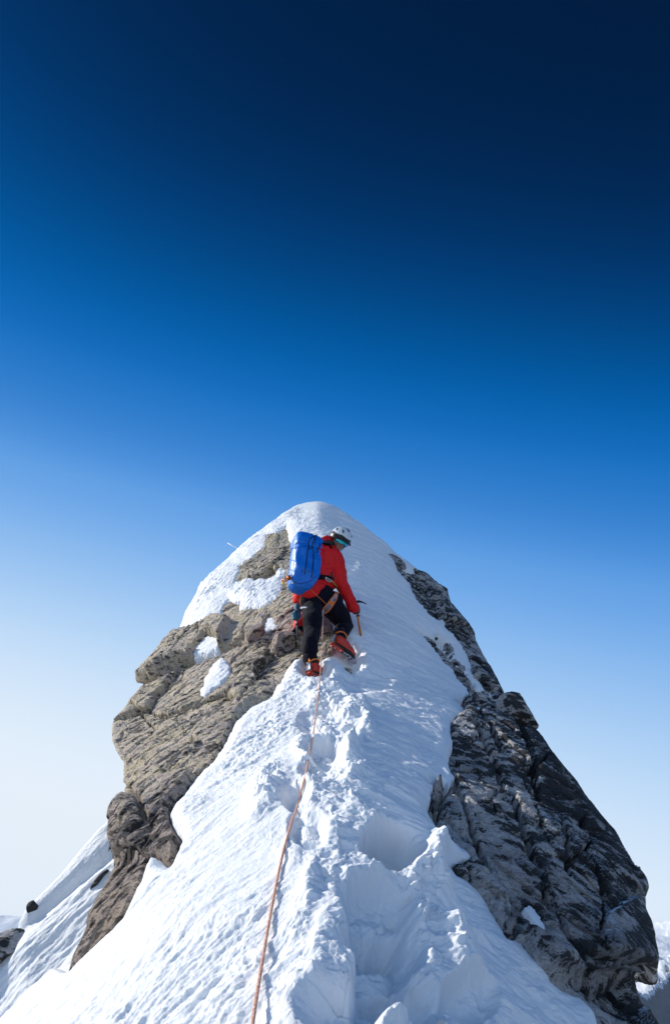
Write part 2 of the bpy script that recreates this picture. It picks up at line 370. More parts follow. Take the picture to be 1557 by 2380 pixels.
# ---------------- far snow shoulder on the left
SH = [(-900, 3100), (-500, 2640), (-250, 2420), (-100, 2310), (-30, 2244), (0, 2218), (30, 2172), (45, 2140), (62, 2112), (90, 2085), (140, 2035), (180, 1985), (230, 1928), (288, 1878), (340, 1820), (480, 1660), (700, 1400)]
sh = np.array(SH, float)
u = np.linspace(-900, 700, 620); cy = np.interp(u, sh[:, 0], sh[:, 1])
v = np.concatenate([-np.linspace(1, 0, 30)[:-1] ** 2, np.linspace(0, 1, 420) ** 1.25])
U, V = np.meshgrid(u, v); CY = np.interp(U, sh[:, 0], sh[:, 1])
Ycr = np.interp(U, [-900, 0, 300, 700], [5.2, 8.2, 8.8, 9.4])
PYs = np.where(V > 0, CY + V * 900, CY)
Ys = Ycr - np.where(V > 0, (np.sqrt(np.abs(V * 900 * 900 * V + 60 * V * 900))) * .0030, 0)
Ys = np.maximum(Ys, 5.6)
k = Ys / (CP + (PYs - 1190) / 1190 * SP)
SHB = np.stack([(U - 778.5) / 1190 * k, Ys, (SP - (PYs - 1190) / 1190 * CP) * k], -1)
back = np.where(V < 0, -V, 0)
SHB[..., 1] += back * 6; SHB[..., 2] -= back * 9; SHB[..., 0] -= back * 1.5
nS = normals(blur(SHB, 20))
if (nS[200, 300] * SHB[200, 300]).sum() > 0: nS = -nS
Sc = strata_coords(SHB, (.62, .1, .78), .6, 2.6, 2.6)
h = fbm(Sc, .9, 4, .5) * .10 + fbm(Sc, 3.4, 4, .6, True) * .018 + fbm(SHB, 14, 2) * .006
scoop = np.exp(-(((U - 190) * .77 + (PYs - 2040) * -.64) / 200) ** 2 - (((U - 190) * .64 + (PYs - 2040) * .77) / 14) ** 2)
h = h * ss(-.02, .08, np.abs(V)) - .10 * scoop
SHS = SHB + nS * h[..., None]
# ---------------------------------------------------------------- materials
class NT:
    def __init__(s, name):
        s.m = bpy.data.materials.new(name); s.m.use_nodes = True; s.t = s.m.node_tree
        s.t.nodes.clear(); s.out = s.t.nodes.new('ShaderNodeOutputMaterial')
        s.b = s.t.nodes.new('ShaderNodeBsdfPrincipled'); s.t.links.new(s.b.outputs[0], s.out.inputs[0])
        s.co = s.t.nodes.new('ShaderNodeTexCoord').outputs['Object']
    def n(s, t, **kw):
        x = s.t.nodes.new(t)
        for k, v in kw.items(): setattr(x, k, v)
        return x
    def l(s, a, b): s.t.links.new(a, b)
    def noise(s, scale, detail=6, rough=.6, co=None, dist=0.0):
        x = s.n('ShaderNodeTexNoise'); x.inputs['Scale'].default_value = scale; x.inputs['Detail'].default_value = detail
        x.inputs['Roughness'].default_value = rough; x.inputs['Distortion'].default_value = dist
        s.l(co or s.co, x.inputs['Vector']); return x.outputs['Fac']
    def voro(s, scale, feature='F1', co=None):
        x = s.n('ShaderNodeTexVoronoi', feature=feature); x.inputs['Scale'].default_value = scale; s.l(co or s.co, x.inputs['Vector']); return x.outputs['Distance']
    def mapping(s, sc, ro=(0, 0, 0)):
        x = s.n('ShaderNodeMapping'); x.inputs['Scale'].default_value = sc; x.inputs['Rotation'].default_value = ro; s.l(s.co, x.inputs['Vector']); return x.outputs[0]
    def ramp(s, f, stops, interp='LINEAR'):
        x = s.n('ShaderNodeValToRGB'); x.color_ramp.interpolation = interp; e = x.color_ramp.elements
        while len(e) < len(stops): e.new(.5)
        for i, (p, c) in enumerate(stops):
            e[i].position = p; e[i].color = (*c, 1) if not isinstance(c, (int, float)) else (c, c, c, 1)
        s.l(f, x.inputs[0]); return x.outputs[0]
    def mix(s, f, a, b, mode='MIX'):
        x = s.n('ShaderNodeMix', data_type='RGBA', blend_type=mode)
        for sock, v in ((x.inputs[0], f), (x.inputs[6], a), (x.inputs[7], b)):
            if isinstance(v, (int, float)): sock.default_value = v
            elif isinstance(v, tuple): sock.default_value = (*v, 1)
            else: s.l(v, sock)
        return x.outputs[2]
    def math(s, op, a, b=0.0):
        x = s.n('ShaderNodeMath', operation=op)
        for sock, v in ((x.inputs[0], a), (x.inputs[1], b)):
            if isinstance(v, (int, float)): sock.default_value = v
            else: s.l(v, sock)
        return x.outputs[0]
    def bump(s, h, strength=.5, dist=.01, normal=None):
        x = s.n('ShaderNodeBump'); x.inputs['Strength'].default_value = strength; x.inputs['Distance'].default_value = dist
        s.l(h, x.inputs['Height'])
        if normal: s.l(normal, x.inputs['Normal'])
        return x.outputs[0]
    def set(s, **kw):
        for k, v in kw.items():
            k = k.replace('_', ' ')
            sock = s.b.inputs[k]
            if isinstance(v, (int, float)): sock.default_value = v
            elif isinstance(v, tuple): sock.default_value = (*v, 1) if len(v) == 3 and sock.type == 'RGBA' else v
            else: s.l(v, sock)
        return s

def _dust(s, a, b):
    """wind-blown snow caught on upward ledges"""
    geo = s.n('ShaderNodeNewGeometry'); sp = s.n('ShaderNodeSeparateXYZ'); s.l(geo.outputs['True Normal'], sp.inputs[0])
    k = s.math('ADD', s.math('MULTIPLY', sp.outputs[2], .55), s.math('ADD', s.math('MULTIPLY', s.noise(2.2, 4, .6), .45), s.math('MULTIPLY', s.noise(45, 5, .7), .30)))
    return s.ramp(k, [(a, 0.), (b, .9)])
NT.dust = _dust
def snow_mat():
    s = NT('snow')
    n1 = s.noise(70, 8, .7); n2 = s.noise(900, 3, .6); n3 = s.noise(14, 6, .6)
    col = s.mix(n3, (.83, .86, .89), (.89, .90, .915))
    v = s.voro(420)
    b = s.bump(n3, .35, .02); b = s.bump(n1, .45, .008, b); b = s.bump(n2, .35, .0015, b)
    gl = s.ramp(s.noise(1500, 1, .5), [(.70, .65), (.74, .18)])
    s.set(Base_Color=col, Roughness=gl, Normal=b, Subsurface_Weight=.15, Subsurface_Scale=.02)
    s.b.inputs['Subsurface Radius'].default_value = (.7, .9, 1.2); s.b.inputs['Specular IOR Level'].default_value = .25
    return s.m
def snow_far():
    s = NT('snow_coarse'); b = s.bump(s.noise(9, 8, .65), .5, .05)
    b = s.bump(s.noise(60, 6, .65), .4, .01, b)
    s.set(Base_Color=(.84, .86, .88), Roughness=.6, Normal=b); s.b.inputs['Specular IOR Level'].default_value = .2
    return s.m
def rock_left():
    s = NT('rock_warm_granite')
    g = s.mapping((1.3, 3.2, 3.2), (0, math.radians(-46), 0))
    g2 = s.mapping((1, 2.2, 4.5), (0, math.radians(-50), .3))
    a = s.noise(2.4, 8, .65, g); f = s.noise(30, 8, .75, g2); ff = s.noise(150, 5, .7)
    col = s.ramp(a, [(.30, (.36, .31, .30)), (.42, (.55, .49, .45)), (.52, (.74, .65, .52)), (.60, (.60, .55, .51)), (.72, (.80, .75, .70))])
    col = s.mix(s.ramp(s.noise(1.7, 7, .6, g), [(.45, 0.), (.62, .75)]), col, (.66, .58, .39))
    grain = s.ramp(f, [(.36, .38), (.47, 1.), (.66, 1.25)])
    col = s.mix(1.0, col, grain, 'MULTIPLY')
    col = s.mix(1.0, col, s.ramp(ff, [(.3, .6), (.5, 1.), (.7, 1.3)]), 'MULTIPLY')
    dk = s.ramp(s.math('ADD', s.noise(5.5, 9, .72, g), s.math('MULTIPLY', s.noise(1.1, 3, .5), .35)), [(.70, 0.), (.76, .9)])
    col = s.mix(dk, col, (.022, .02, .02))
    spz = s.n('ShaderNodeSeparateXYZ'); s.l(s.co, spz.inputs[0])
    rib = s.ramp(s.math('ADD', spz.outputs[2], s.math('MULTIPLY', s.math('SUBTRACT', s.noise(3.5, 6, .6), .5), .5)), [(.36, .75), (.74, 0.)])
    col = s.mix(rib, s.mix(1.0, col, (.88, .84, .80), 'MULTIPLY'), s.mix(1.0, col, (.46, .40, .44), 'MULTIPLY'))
    mr_ = s.ramp(s.math('ADD', s.noise(22, 8, .8, g2), s.math('MULTIPLY', s.noise(1.3, 4, .6), .9)), [(1.00, 0.), (1.08, .8)])
    col = s.mix(mr_, col, (.10, .065, .065))
    sp_ = s.ramp(s.noise(60, 6, .7), [(.59, 0.), (.65, .8)])
    col = s.mix(sp_, col, (.09, .08, .075))
    lg = s.ramp(s.noise(9, 9, .75), [(.62, 0.), (.70, .6)])
    col = s.mix(lg, col, (.50, .48, .44))
    cr = s.ramp(s.voro(7, 'DISTANCE_TO_EDGE', s.mixv(g2, s.noise(3, 4, .6), .25)), [(0., .15), (.035, 1.)])
    b = s.bump(s.noise(9, 9, .7, g2), .6, .025); b = s.bump(f, .8, .014, b); b = s.bump(ff, .5, .004, b)
    col = s.mix(s.dust(.98, 1.06), col, (.80, .83, .87))
    s.set(Base_Color=col, Roughness=.85, Normal=b); return s.m
def _mixv(s, co, f, amt):
    x = s.n('ShaderNodeVectorMath', operation='SCALE'); y = s.n('ShaderNodeVectorMath', operation='ADD')
    c = s.n('ShaderNodeCombineXYZ'); s.l(f, c.inputs[0]); s.l(f, c.inputs[2])
    s.l(c.outputs[0], x.inputs[0]); x.inputs['Scale'].default_value = amt; s.l(co, y.inputs[0]); s.l(x.outputs[0], y.inputs[1]); return y.outputs[0]
NT.mixv = _mixv
def rock_right(name='rock_grey_granite', dark=.0):
    s = NT(name)
    g = s.mapping((1, 2.2, 2.2), (0, math.radians(62), 0))
    a = s.noise(1.9, 8, .62, g); f = s.noise(26, 9, .75, g); ff = s.noise(170, 5, .7)
    col = s.ramp(a, [(.32, (.24, .24, .255)), (.46, (.41, .40, .405)), (.56, (.50, .485, .475)), (.7, (.60, .59, .58))])
    col = s.mix(s.ramp(s.noise(2.6, 5, .6), [(.56, 0.), (.68, .5)]), col, (.45, .31, .20))
    col = s.mix(1.0, col, s.ramp(f, [(.36, .45), (.5, .95), (.64, 1.3)]), 'MULTIPLY')
    col = s.mix(1.0, col, s.ramp(ff, [(.3, .65), (.5, 1.), (.7, 1.3)]), 'MULTIPLY')
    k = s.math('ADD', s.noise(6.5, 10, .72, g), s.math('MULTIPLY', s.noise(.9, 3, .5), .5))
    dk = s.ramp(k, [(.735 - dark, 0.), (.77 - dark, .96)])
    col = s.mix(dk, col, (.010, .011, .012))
    sp = s.ramp(s.noise(38, 6, .65), [(.635, 0.), (.66, .9)])
    col = s.mix(sp, col, (.012, .012, .014))
    wl = s.ramp(s.noise(12, 8, .7), [(.64, 0.), (.70, .6)])
    col = s.mix(wl, col, (.50, .52, .54))
    b = s.bump(s.noise(8, 9, .7, g), .6, .03); b = s.bump(f, .8, .014, b); b = s.bump(ff, .4, .006, b)
    col = s.mix(s.dust(.86, .91), col, (.78, .82, .87))
    s.set(Base_Color=col, Roughness=.85, Normal=b); return s.m
def simple(name, col, rough=.6, metal=0.0, bump=None, var=None, spec=.5, coat=0):
    s = NT(name)
    c = col
    if var:
        n = s.noise(var[0], 5, .6); d = tuple(x * var[1] for x in col); c = s.mix(s.ramp(n, [(.35, 0.), (.65, 1.)]), d, col)
    s.set(Base_Color=c, Roughness=rough, Metallic=metal); s.b.inputs['Specular IOR Level'].default_value = spec
    if coat: s.b.inputs['Coat Weight'].default_value = coat
    if bump:
        h = s.noise(bump[0], 5, .6); s.l(s.bump(h, bump[1], bump[2]), s.b.inputs['Normal'])
    return s.m
M_SNOW, M_SNOWF, M_RL, M_RR = snow_mat(), snow_far(), rock_left(), rock_right()
M_RRD = rock_right('rock_black_lichen', .08)

mid = NB + NF // 2
keepS = rock_d < 13
me = grid_mesh('snow_slope', SNOW, keepS)
snow = tag(link('snow_slope', me, M_SNOW), 'steep snow crest with trodden steps leading up to the rounded summit', 'snow', kind='structure')
kl = (rock_d > -60) & LC; kr = (rock_d > -60) & (PX > 845) 
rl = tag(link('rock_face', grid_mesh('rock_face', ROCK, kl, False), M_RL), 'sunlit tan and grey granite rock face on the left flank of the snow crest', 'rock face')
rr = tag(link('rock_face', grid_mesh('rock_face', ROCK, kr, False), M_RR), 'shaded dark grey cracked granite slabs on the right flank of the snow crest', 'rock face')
shd = tag(link('snow_shoulder', grid_mesh('snow_shoulder', SHS), M_SNOWF), 'distant sunlit snow shoulder behind the left rock face', 'snow', kind='structure')

# ---------------------------------------------------------------- mountains all around
def far_terrain():
    az = np.concatenate([np.linspace(-math.pi, math.radians(6), 420)[:-1], np.linspace(math.radians(6), math.radians(50), 620)[:-1], np.linspace(math.radians(50), math.pi, 260)]); r = np.concatenate([np.geomspace(6, 1500, 60)[:-1], np.geomspace(1500, 26000, 560)])
    A, Rr = np.meshgrid(az, r)
    X = np.sin(A) * Rr; Y = np.cos(A) * Rr
    P = np.stack([X / 1000, Y / 1000, np.zeros_like(X)], -1)
    Wp = P + .35 * np.stack([fbm(P, .5, 3, off=2.), fbm(P, .5, 3, off=5.), 0 * X], -1)
    rg = fbm(Wp, .28, 8, .53, True, 1.7)
    H = -1500 + 1000 * (rg + .45)
    cone = -5 - Rr * .95
    H = H * ss(300, 2600, Rr) + cone * (1 - ss(300, 2600, Rr)) * 1.0
    # a near ridge to the right ahead, and the main range behind it
    az1 = np.degrees(A)
    rid = -125 - 14 * np.abs(az1 - 29) + 60 * fbm(P, 2.4, 5, .6, True)
    w = np.exp(-((Rr - 3300 - 25 * az1 * 0) / 420) ** 2)
    H = np.maximum(H, rid - np.abs(Rr - 3300 - np.clip(az1 - 27, -25, 30) * 130) * .95 * (1 + .5 * fbm(Wp, 1.6, 5, .6, True))) * 1.0
    far = np.where(Rr > 9000, -40 + 330 * (fbm(Wp, .33, 8, .55, True, 8.) - .12) - np.abs(Rr - 12500) * .22, -9e9)
    H = np.maximum(H, far)
    H = np.minimum(H, Rr * .012)
    H = np.where(Rr < 300, np.minimum(H, cone), H)
    return np.stack([X, Y, H], -1)
FT = far_terrain()
def mountain_mat():
    s = NT('snowy_mountains')
    geo = s.n('ShaderNodeNewGeometry'); sep = s.n('ShaderNodeSeparateXYZ'); s.l(geo.outputs['Normal'], sep.inputs[0])
    m = s.n('ShaderNodeMapping'); m.inputs['Scale'].default_value = (.001,) * 3; s.l(s.co, m.inputs[0])
    nz = s.noise(6, 9, .65, m.outputs[0])
    k = s.math('ADD', sep.outputs[2], s.math('MULTIPLY', s.math('SUBTRACT', nz, .5), .9))
    f = s.ramp(k, [(.58, 0.), (.68, 1.)])
    sp2 = s.n('ShaderNodeSeparateXYZ'); s.l(s.co, sp2.inputs[0])
    alt = s.math('ADD', sp2.outputs[2], s.math('MULTIPLY', s.math('SUBTRACT', nz, .5), 900.0))
    tree = s.ramp(s.math('DIVIDE', s.math('ADD', alt, 1600.0), 1600.0), [(.52, 0.), (.66, 1.)])
    col = s.mix(f, (.07, .085, .11), (.80, .83, .87))
    col = s.mix(tree, (.045, .075, .11), col)
    b = s.bump(nz, .6, 60.)
    s.set(Base_Color=col, Roughness=.8, Normal=b); return s.m
tag(link('distant_mountains', grid_mesh('distant_mountains', FT[:, ::-1]), mountain_mat()), 'snowy mountain ranges far below on the horizon', 'mountains', kind='structure')

# ---------------------------------------------------------------- loose boulders
def boulder(name, px, py, Y, size, seed, mat, label, stretch=(1, 1, 1), rz=0.0, ry=0.0, cuts=9, off=(0, 0, 0)):
    rs = random.Random(seed)
    bm = bmesh.new(); bmesh.ops.create_icosphere(bm, subdivisions=5, radius=1.0)
    pl = []
    for k in range(cuts):
        n = Vector((rs.uniform(-1, 1), rs.uniform(-1, 1), rs.uniform(-1, 1))).normalized(); pl.append((n, rs.uniform(.55, .78)))
    for v in bm.verts:
        for n, d in pl:
            e = v.co.dot(n) - d
            if e > 0: v.co -= n * e * .97
    for v in bm.verts:
        c = v.co * 1.0
        h = mnoise.fractal(c * 2.5 + Vector((seed, 0, 0)), .8, 2.1, 5) * .05 + mnoise.fractal(c * 9 + Vector((seed, 3, 0)), .7, 2.1, 4) * .018
        v.co += c.normalized() * h
        v.co = Vector((v.co.x * stretch[0], v.co.y * stretch[1], v.co.z * stretch[2])) * size
    bmesh.ops.rotate(bm, verts=bm.verts, cent=(0, 0, 0), matrix=Matrix.Rotation(rz, 3, 'Z') @ Matrix.Rotation(ry, 3, 'Y'))
    me = bpy.data.meshes.new(name); bm.to_mesh(me); bm.free()
    for p in me.polygons: p.use_smooth = True
    o = link(name, me, mat); o.location = at(px, py, Y) + Vector(off)
    return tag(o, label, 'boulder')
from mathutils.bvhtree import BVHTree
bpy.context.view_layer.update()
_dg = bpy.context.evaluated_depsgraph_get()
_trees = [BVHTree.FromObject(o, _dg) for o in (snow, rl, rr)]
def vis_at(px, py, trees=None):
    """nearest point of snow or rock on the line of sight"""
    d = Vector(ray(px, py)).normalized(); best = None
    for t in (trees or _trees):
        h = t.ray_cast(Vector((0, 0, 0)), d)
        if h[0] is not None and (best is None or h[3] < best[1]): best = (h[0], h[3])
    return best[0] if best else snow_at(px, py)

boulder('boulder', 1203, 1656, vis_at(1190, 1662).y + .0, .185, 5, M_RR, 'tilted angular brown boulder jutting against the sky on the right skyline', (1.02, .9, .80), .3, .55, 7)
boulder('boulder', 590, 1476, vis_at(590, 1476).y - .10, .15, 8, M_RL, 'pointed grey boulder standing out of the sunlit left rock face', (.85, .9, 1.1), .6, .2, 8)
boulder('boulder', 655, 1497, vis_at(655, 1497).y - .05, .19, 12, M_RL, 'squat reddish grey boulder beside the climber\'s left boot', (.8, .9, 1.25), 1.2, .1, 8)
sx = np.array([-20, 12, 66, 22])
def shoulder_y(px, py):
    j = int(np.argmin(np.abs(u - px))); i = 29 + int(np.argmin(np.abs(PYs[29:, j] - py))); return Vector(SHS[i, j])
q = shoulder_y(12, 2212); boulder('boulder', -2, 2216, q.y, .27, 21, M_RR, 'dark rounded boulder half buried in snow at the left edge of the photo', (1.2, .8, .75), .5, -.5, 8)
q = shoulder_y(78, 2112); boulder('boulder', 76, 2108, q.y, .075, 24, M_RRD, 'small dark rock poking out on the crest of the left snow shoulder', (1, .8, .9), .1, .6, 8)
q = shoulder_y(225, 2050); boulder('boulder', 228, 2050, q.y, .16, 26, M_RR, 'thin grey rock rib breaking through snow left of the dark rock band', (.35, .35, 1.05), .3, .62, 9)
q = shoulder_y(268, 1960); boulder('boulder', 266, 1955, q.y, .16, 29, M_RR, 'narrow grey rock sliver in the snow behind the left rock face', (.25, .3, 1.1), .1, .3, 9)
# ================================================================ the climber
def cl(cx, cy, Y): return at(623 + .1832 * cx, 1183 + .1832 * cy, Y)      # cx, cy: survey close-up of the climber
CAM_UP = Vector((0, -SP, CP)); CAM_BACK = Vector((0, -CP, -SP)); CAM_R = Vector((1, 0, 0))
DG = bpy.context.evaluated_depsgraph_get
def own(parent, o):
    o.parent = parent
    o.matrix_parent_inverse = Matrix.Translation(-parent.location) if parent.parent is None and parent.type == 'EMPTY' else Matrix.Identity(4)
    return o
def add_tube(bm, pts, radii, seg=12, caps=True, flat=None, nrm=None):
    """tube through pts; flat = thickness factor across nrm"""
    pts = [Vector(p) for p in pts]; n = len(pts)
    if isinstance(radii, (int, float)): radii = [radii] * n
    rings = []; prev = None
    for i in range(n):
        t = (pts[min(i + 1, n - 1)] - pts[max(i - 1, 0)]).normalized()
        a = (nrm[i] if isinstance(nrm, list) else nrm) if nrm is not None else (prev if prev is not None else (Vector((0, 0, 1)) if abs(t.z) < .9 else Vector((1, 0, 0))))
        a = (a - t * a.dot(t)).normalized(); b = t.cross(a); prev = a
        rings.append([bm.verts.new(pts[i] + (a * math.cos(k * 2 * math.pi / seg) * (flat or 1) + b * math.sin(k * 2 * math.pi / seg)) * radii[i]) for k in range(seg)])
    for i in range(n - 1):
        for k in range(seg):
            bm.faces.new((rings[i][k], rings[i][(k + 1) % seg], rings[i + 1][(k + 1) % seg], rings[i + 1][k]))
    if caps:
        bm.faces.new(rings[0][::-1]); bm.faces.new(rings[-1])
def add_ball(bm, c, r, rotm=None, sub=3):
    g = bmesh.ops.create_icosphere(bm, subdivisions=sub, radius=1)
    r = Vector((r, r, r)) if isinstance(r, (int, float)) else Vector(r)
    for v in g['verts']:
        p = Vector((v.co.x * r.x, v.co.y * r.y, v.co.z * r.z))
        v.co = (rotm @ p if rotm is not None else p) + Vector(c)
def add_box(bm, c, s, rotm=None, bev=0.0):
    g = bmesh.ops.create_cube(bm, size=1)
    for v in g['verts']:
        p = Vector((v.co.x * s[0], v.co.y * s[1], v.co.z * s[2]))
        v.co = (rotm @ p if rotm is not None else p) + Vector(c)
    if bev: bmesh.ops.bevel(bm, geom=list({e for v in g['verts'] for e in v.link_edges}), offset=bev, segments=2, affect='EDGES')
def capsule(bm, a, ra, b, rb): 
    add_tube(bm, [a, b], [ra, rb], 20); add_ball(bm, a, ra); add_ball(bm, b, rb)
def chain(bm, pr):
    for (a, ra), (b, rb) in zip(pr, pr[1:]): capsule(bm, a, ra, b, rb)
def done(name, bm, mat, parent=None, smooth=True, label=None):
    bmesh.ops.recalc_face_normals(bm, faces=bm.faces)
    me = bpy.data.meshes.new(name); bm.to_mesh(me); bm.free()
    for p in me.polygons: p.use_smooth = smooth
    o = link(name, me, mat)
    if parent is not None: own(parent, o)
    if label: o['label'] = label
    return o
def melt(name, bm, mat, parent=None, voxel=.009, smooth=6, folds=None, label=None, shape=None):
    """one continuous skin round overlapping volumes, then folds"""
    me = bpy.data.meshes.new(name); bm.to_mesh(me); bm.free()
    t = bpy.data.objects.new('t', me); COL.objects.link(t)
    m = t.modifiers.new('r', 'REMESH'); m.mode = 'VOXEL'; m.voxel_size = voxel
    if smooth: m = t.modifiers.new('s', 'SMOOTH'); m.iterations = smooth; m.factor = .6
    bpy.context.view_layer.update()
    new = bpy.data.meshes.new_from_object(t.evaluated_get(DG()))
    bpy.data.objects.remove(t)
    if folds or shape:
        no = [v.normal.copy() for v in new.vertices]
        for v, nn in zip(new.vertices, no):
            d = folds(v.co) if folds else 0
            v.co += nn * d
            if shape: v.co = shape(v.co)
    new.name = name
    for p in new.polygons: p.use_smooth = True
    o = link(name, new, mat)
    if parent is not None: own(parent, o)
    if label: o['label'] = label
    return o
def bvh(*obs):
    vs, fs = [], []
    for o in obs:
        k = len(vs); vs += [v.co.copy() for v in o.data.vertices]; fs += [[k + i for i in p.vertices] for p in o.data.polygons]
    return BVHTree.FromPolygons(vs, fs)
def lay(tree, cx, cy, off=.004):
    """lay a detail onto the cloth it is sewn to"""
    d = cl(cx, cy, 1).normalized(); h = tree.ray_cast(Vector((0, 0, 0)), d)
    if h[0] is None:
        h = tree.find_nearest(cl(cx, cy, 4.7))
    n = h[1]
    if n.dot(d) > 0: n = -n
    return h[0] + n * off, n
def ribbon(name, tree, rows, mat, parent, off=.005, th=.004, label=None):
    bm = bmesh.new(); g = []
    for r in rows:
        line = []
        for (cx, cy) in r:
            p, n = lay(tree, cx, cy, off); line.append((bm.verts.new(p), bm.verts.new(p - n * (off + th))))
        g.append(line)
    for a, b in zip(g, g[1:]):
        for k in range(len(a) - 1):
            for j, rev in ((0, False), (1, True)):
                q = [a[k][j], a[k + 1][j], b[k + 1][j], b[k][j]]; bm.faces.new(q[::-1] if rev else q)
    def side(l):
        for (a0, a1), (b0, b1) in zip(l, l[1:]): bm.faces.new((a0, a1, b1, b0))
    side([r[0] for r in g]); side([r[-1] for r in g]); side(g[0]); side(g[-1])
    return done(name, bm, mat, parent, False, label)
def lerp2(a, b, t): return (a[0] + (b[0] - a[0]) * t, a[1] + (b[1] - a[1]) * t)
def folds(sc, amp, seed, stretch=(1, 1, 1)):
    def f(c):
        p = Vector((c.x * stretch[0], c.y * stretch[1], c.z * stretch[2])) * sc + Vector((seed, seed, 0))
        v = mnoise.noise(p) ; w_ = mnoise.noise(p * 2.3)
        return amp * (1 - 2.4 * abs(v)) * .6 + amp * .35 * w_
    return f

def cloth(name, col, sheen=.3, rough=.7, weave=900, crease=14, cr_amt=.25):
    s = NT(name)
    n = s.noise(crease, 6, .65, dist=.6); b = s.bump(n, cr_amt, .03); b = s.bump(s.noise(weave, 2, .5), .15, .0008, b)
    c = s.mix(s.ramp(s.noise(30, 5, .6), [(.35, 0.), (.7, 1.)]), tuple(x * .82 for x in col), col)
    s.set(Base_Color=c, Roughness=rough, Normal=b, Sheen_Weight=sheen); s.b.inputs['Specular IOR Level'].default_value = .35
    return s.m
RED = cloth('red_shell_fabric', (.86, .008, .010), .0, .62, cr_amt=.55); BLACK = cloth('black_softshell', (.006, .006, .014), .03, .85, cr_amt=.35)
BLACK.node_tree.nodes['Principled BSDF'].inputs['Specular IOR Level'].default_value = .12
BLUE = cloth('blue_pack_fabric', (.0, .185, .74), .0, .42, 500, 10, .3); BLUE.node_tree.nodes['Principled BSDF'].inputs['Coat Weight'].default_value = .25; BLUE.node_tree.nodes['Principled BSDF'].inputs['Coat Roughness'].default_value = .38
GLOVE_SHADED = cloth('glove_shaded_tone', (.012, .018, .035), .2, .5)  # right glove: same pair as the left, its shade put into the colour
GLOVE_LIT = cloth('glove_sunlit_tone', (.01, .16, .27), .3, .6); WHITEF = cloth('white_patterned_fabric', (.62, .62, .72), .2, .8)  # left glove: the pair's sunlit tone painted as base colour
SKIN = simple('skin', (.48, .28, .21), .5, bump=(60, .2, .002), var=(20, .85)); LIP = simple('lips', (.26, .09, .085), .45); TEETH = simple('teeth', (.7, .66, .62), .3); HAIR = simple('dark_hair', (.03, .02, .015), .6, bump=(300, .6, .003))
WHITE_P = simple('white_helmet_shell', (.72, .76, .80), .28, var=(12, .93)); BLACK_P = simple('black_plastic', (.012, .013, .016), .4, var=(40, .7)); GREY_P = simple('grey_plastic', (.12, .13, .15), .5, var=(30, .8))
STEEL = simple('brushed_steel', (.55, .57, .60), .3, 1.0, bump=(200, .2, .001)); STEELB = simple('dark_steel', (.05, .06, .075), .35, .8, bump=(150, .2, .001)); WHITE_PL = simple('pale_plastic', (.55, .60, .66), .4, var=(40, .85))
ORANGE = simple('orange_anodised_metal', (.80, .22, .03), .35, .6, var=(60, .8), bump=(120, .2, .001)); ORANGE_W = cloth('orange_webbing', (.85, .20, .04), .1, .6); YEL = simple('yellow_plastic', (.85, .48, .02), .4, var=(50, .85))
BOOT = simple('red_boot_fabric', (.66, .040, .018), .5, bump=(140, .4, .003), var=(25, .75)); BOOT_O = simple('bright_orange_red_heel_plate', (.80, .06, .015), .45, var=(25, .8)); RUBBER = simple('black_rubber', (.012, .013, .013), .75, bump=(90, .6, .004), var=(60, .6))
GREYW = cloth('grey_mesh_padding', (.36, .39, .47), .1, .7, 600); 
def lens_mat():
    s = NT('blue_mirror_lens'); sep = s.n('ShaderNodeLayerWeight'); sep.inputs[0].default_value = .35
    c = s.ramp(sep.outputs['Facing'], [(.0, (.05, .75, .70)), (.45, (.01, .38, .80)), (1., (.01, .10, .65))])
    s.set(Base_Color=c, Roughness=.12, Metallic=.35); return s.m
LENS = lens_mat()

foot_l = cl(540, 2075, 4.50)
snowf = vis_at(720, 1562); print('snow at foot', tuple(snowf), 'foot', tuple(foot_l))
J = dict(heelL=cl(528, 2035, 4.46), toeL=cl(655, 2105, 4.66), ankL=cl(528, 1930, 4.46), kneeL=cl(556, 1560, 4.62), hipL=cl(535, 1225, 4.78), pel=cl(655, 1150, 4.78), hipR=cl(815, 1215, 4.80),
         kneeR=cl(985, 1500, 5.10), ankR=cl(895, 1580, 4.78), waist=cl(665, 930, 4.76), chest=cl(660, 700, 4.72), shL=cl(485, 500, 4.74), shR=cl(850, 605, 4.70), neck=cl(770, 455, 4.72), head=cl(905, 402, 4.70),
         elR=cl(925, 950, 4.80), wrR=cl(1085, 1250, 4.93), handR=cl(1150, 1265, 4.98), elL=cl(430, 860, 4.98), wrL=cl(375, 1235, 5.02), handL=cl(352, 1310, 5.02))
for a, b in (('heelL', 'ankL'), ('ankL', 'kneeL'), ('kneeL', 'hipL'), ('hipL', 'hipR'), ('hipR', 'kneeR'), ('kneeR', 'ankR'), ('pel', 'chest'), ('chest', 'neck'), ('neck', 'head'), ('shL', 'shR'), ('shR', 'elR'), ('elR', 'wrR'), ('shL', 'elL'), ('elL', 'wrL')):
    print(a, b, round((J[a] - J[b]).length, 3))
person = tag(empty('person', foot_l), 'climber in red jacket, black trousers and white helmet looking back over the right shoulder', 'person')

# ---- head frame: face turned over the right shoulder towards the camera, head tilted
fwd = (CAM_R * .46 - CAM_UP * .10 + CAM_BACK * .88).normalized()
hup = (CAM_R * .56 + CAM_UP * .83); hup = (hup - fwd * hup.dot(fwd)).normalized()
hri = hup.cross(fwd) * -1                                   # the wearer's right hand side is -hri
HM = Matrix((hri, fwd, hup)).transposed()                   # local x = side, y = face, z = crown
HC = J['head']
def H(x, y, z): return HC + HM @ Vector((x, y, z))
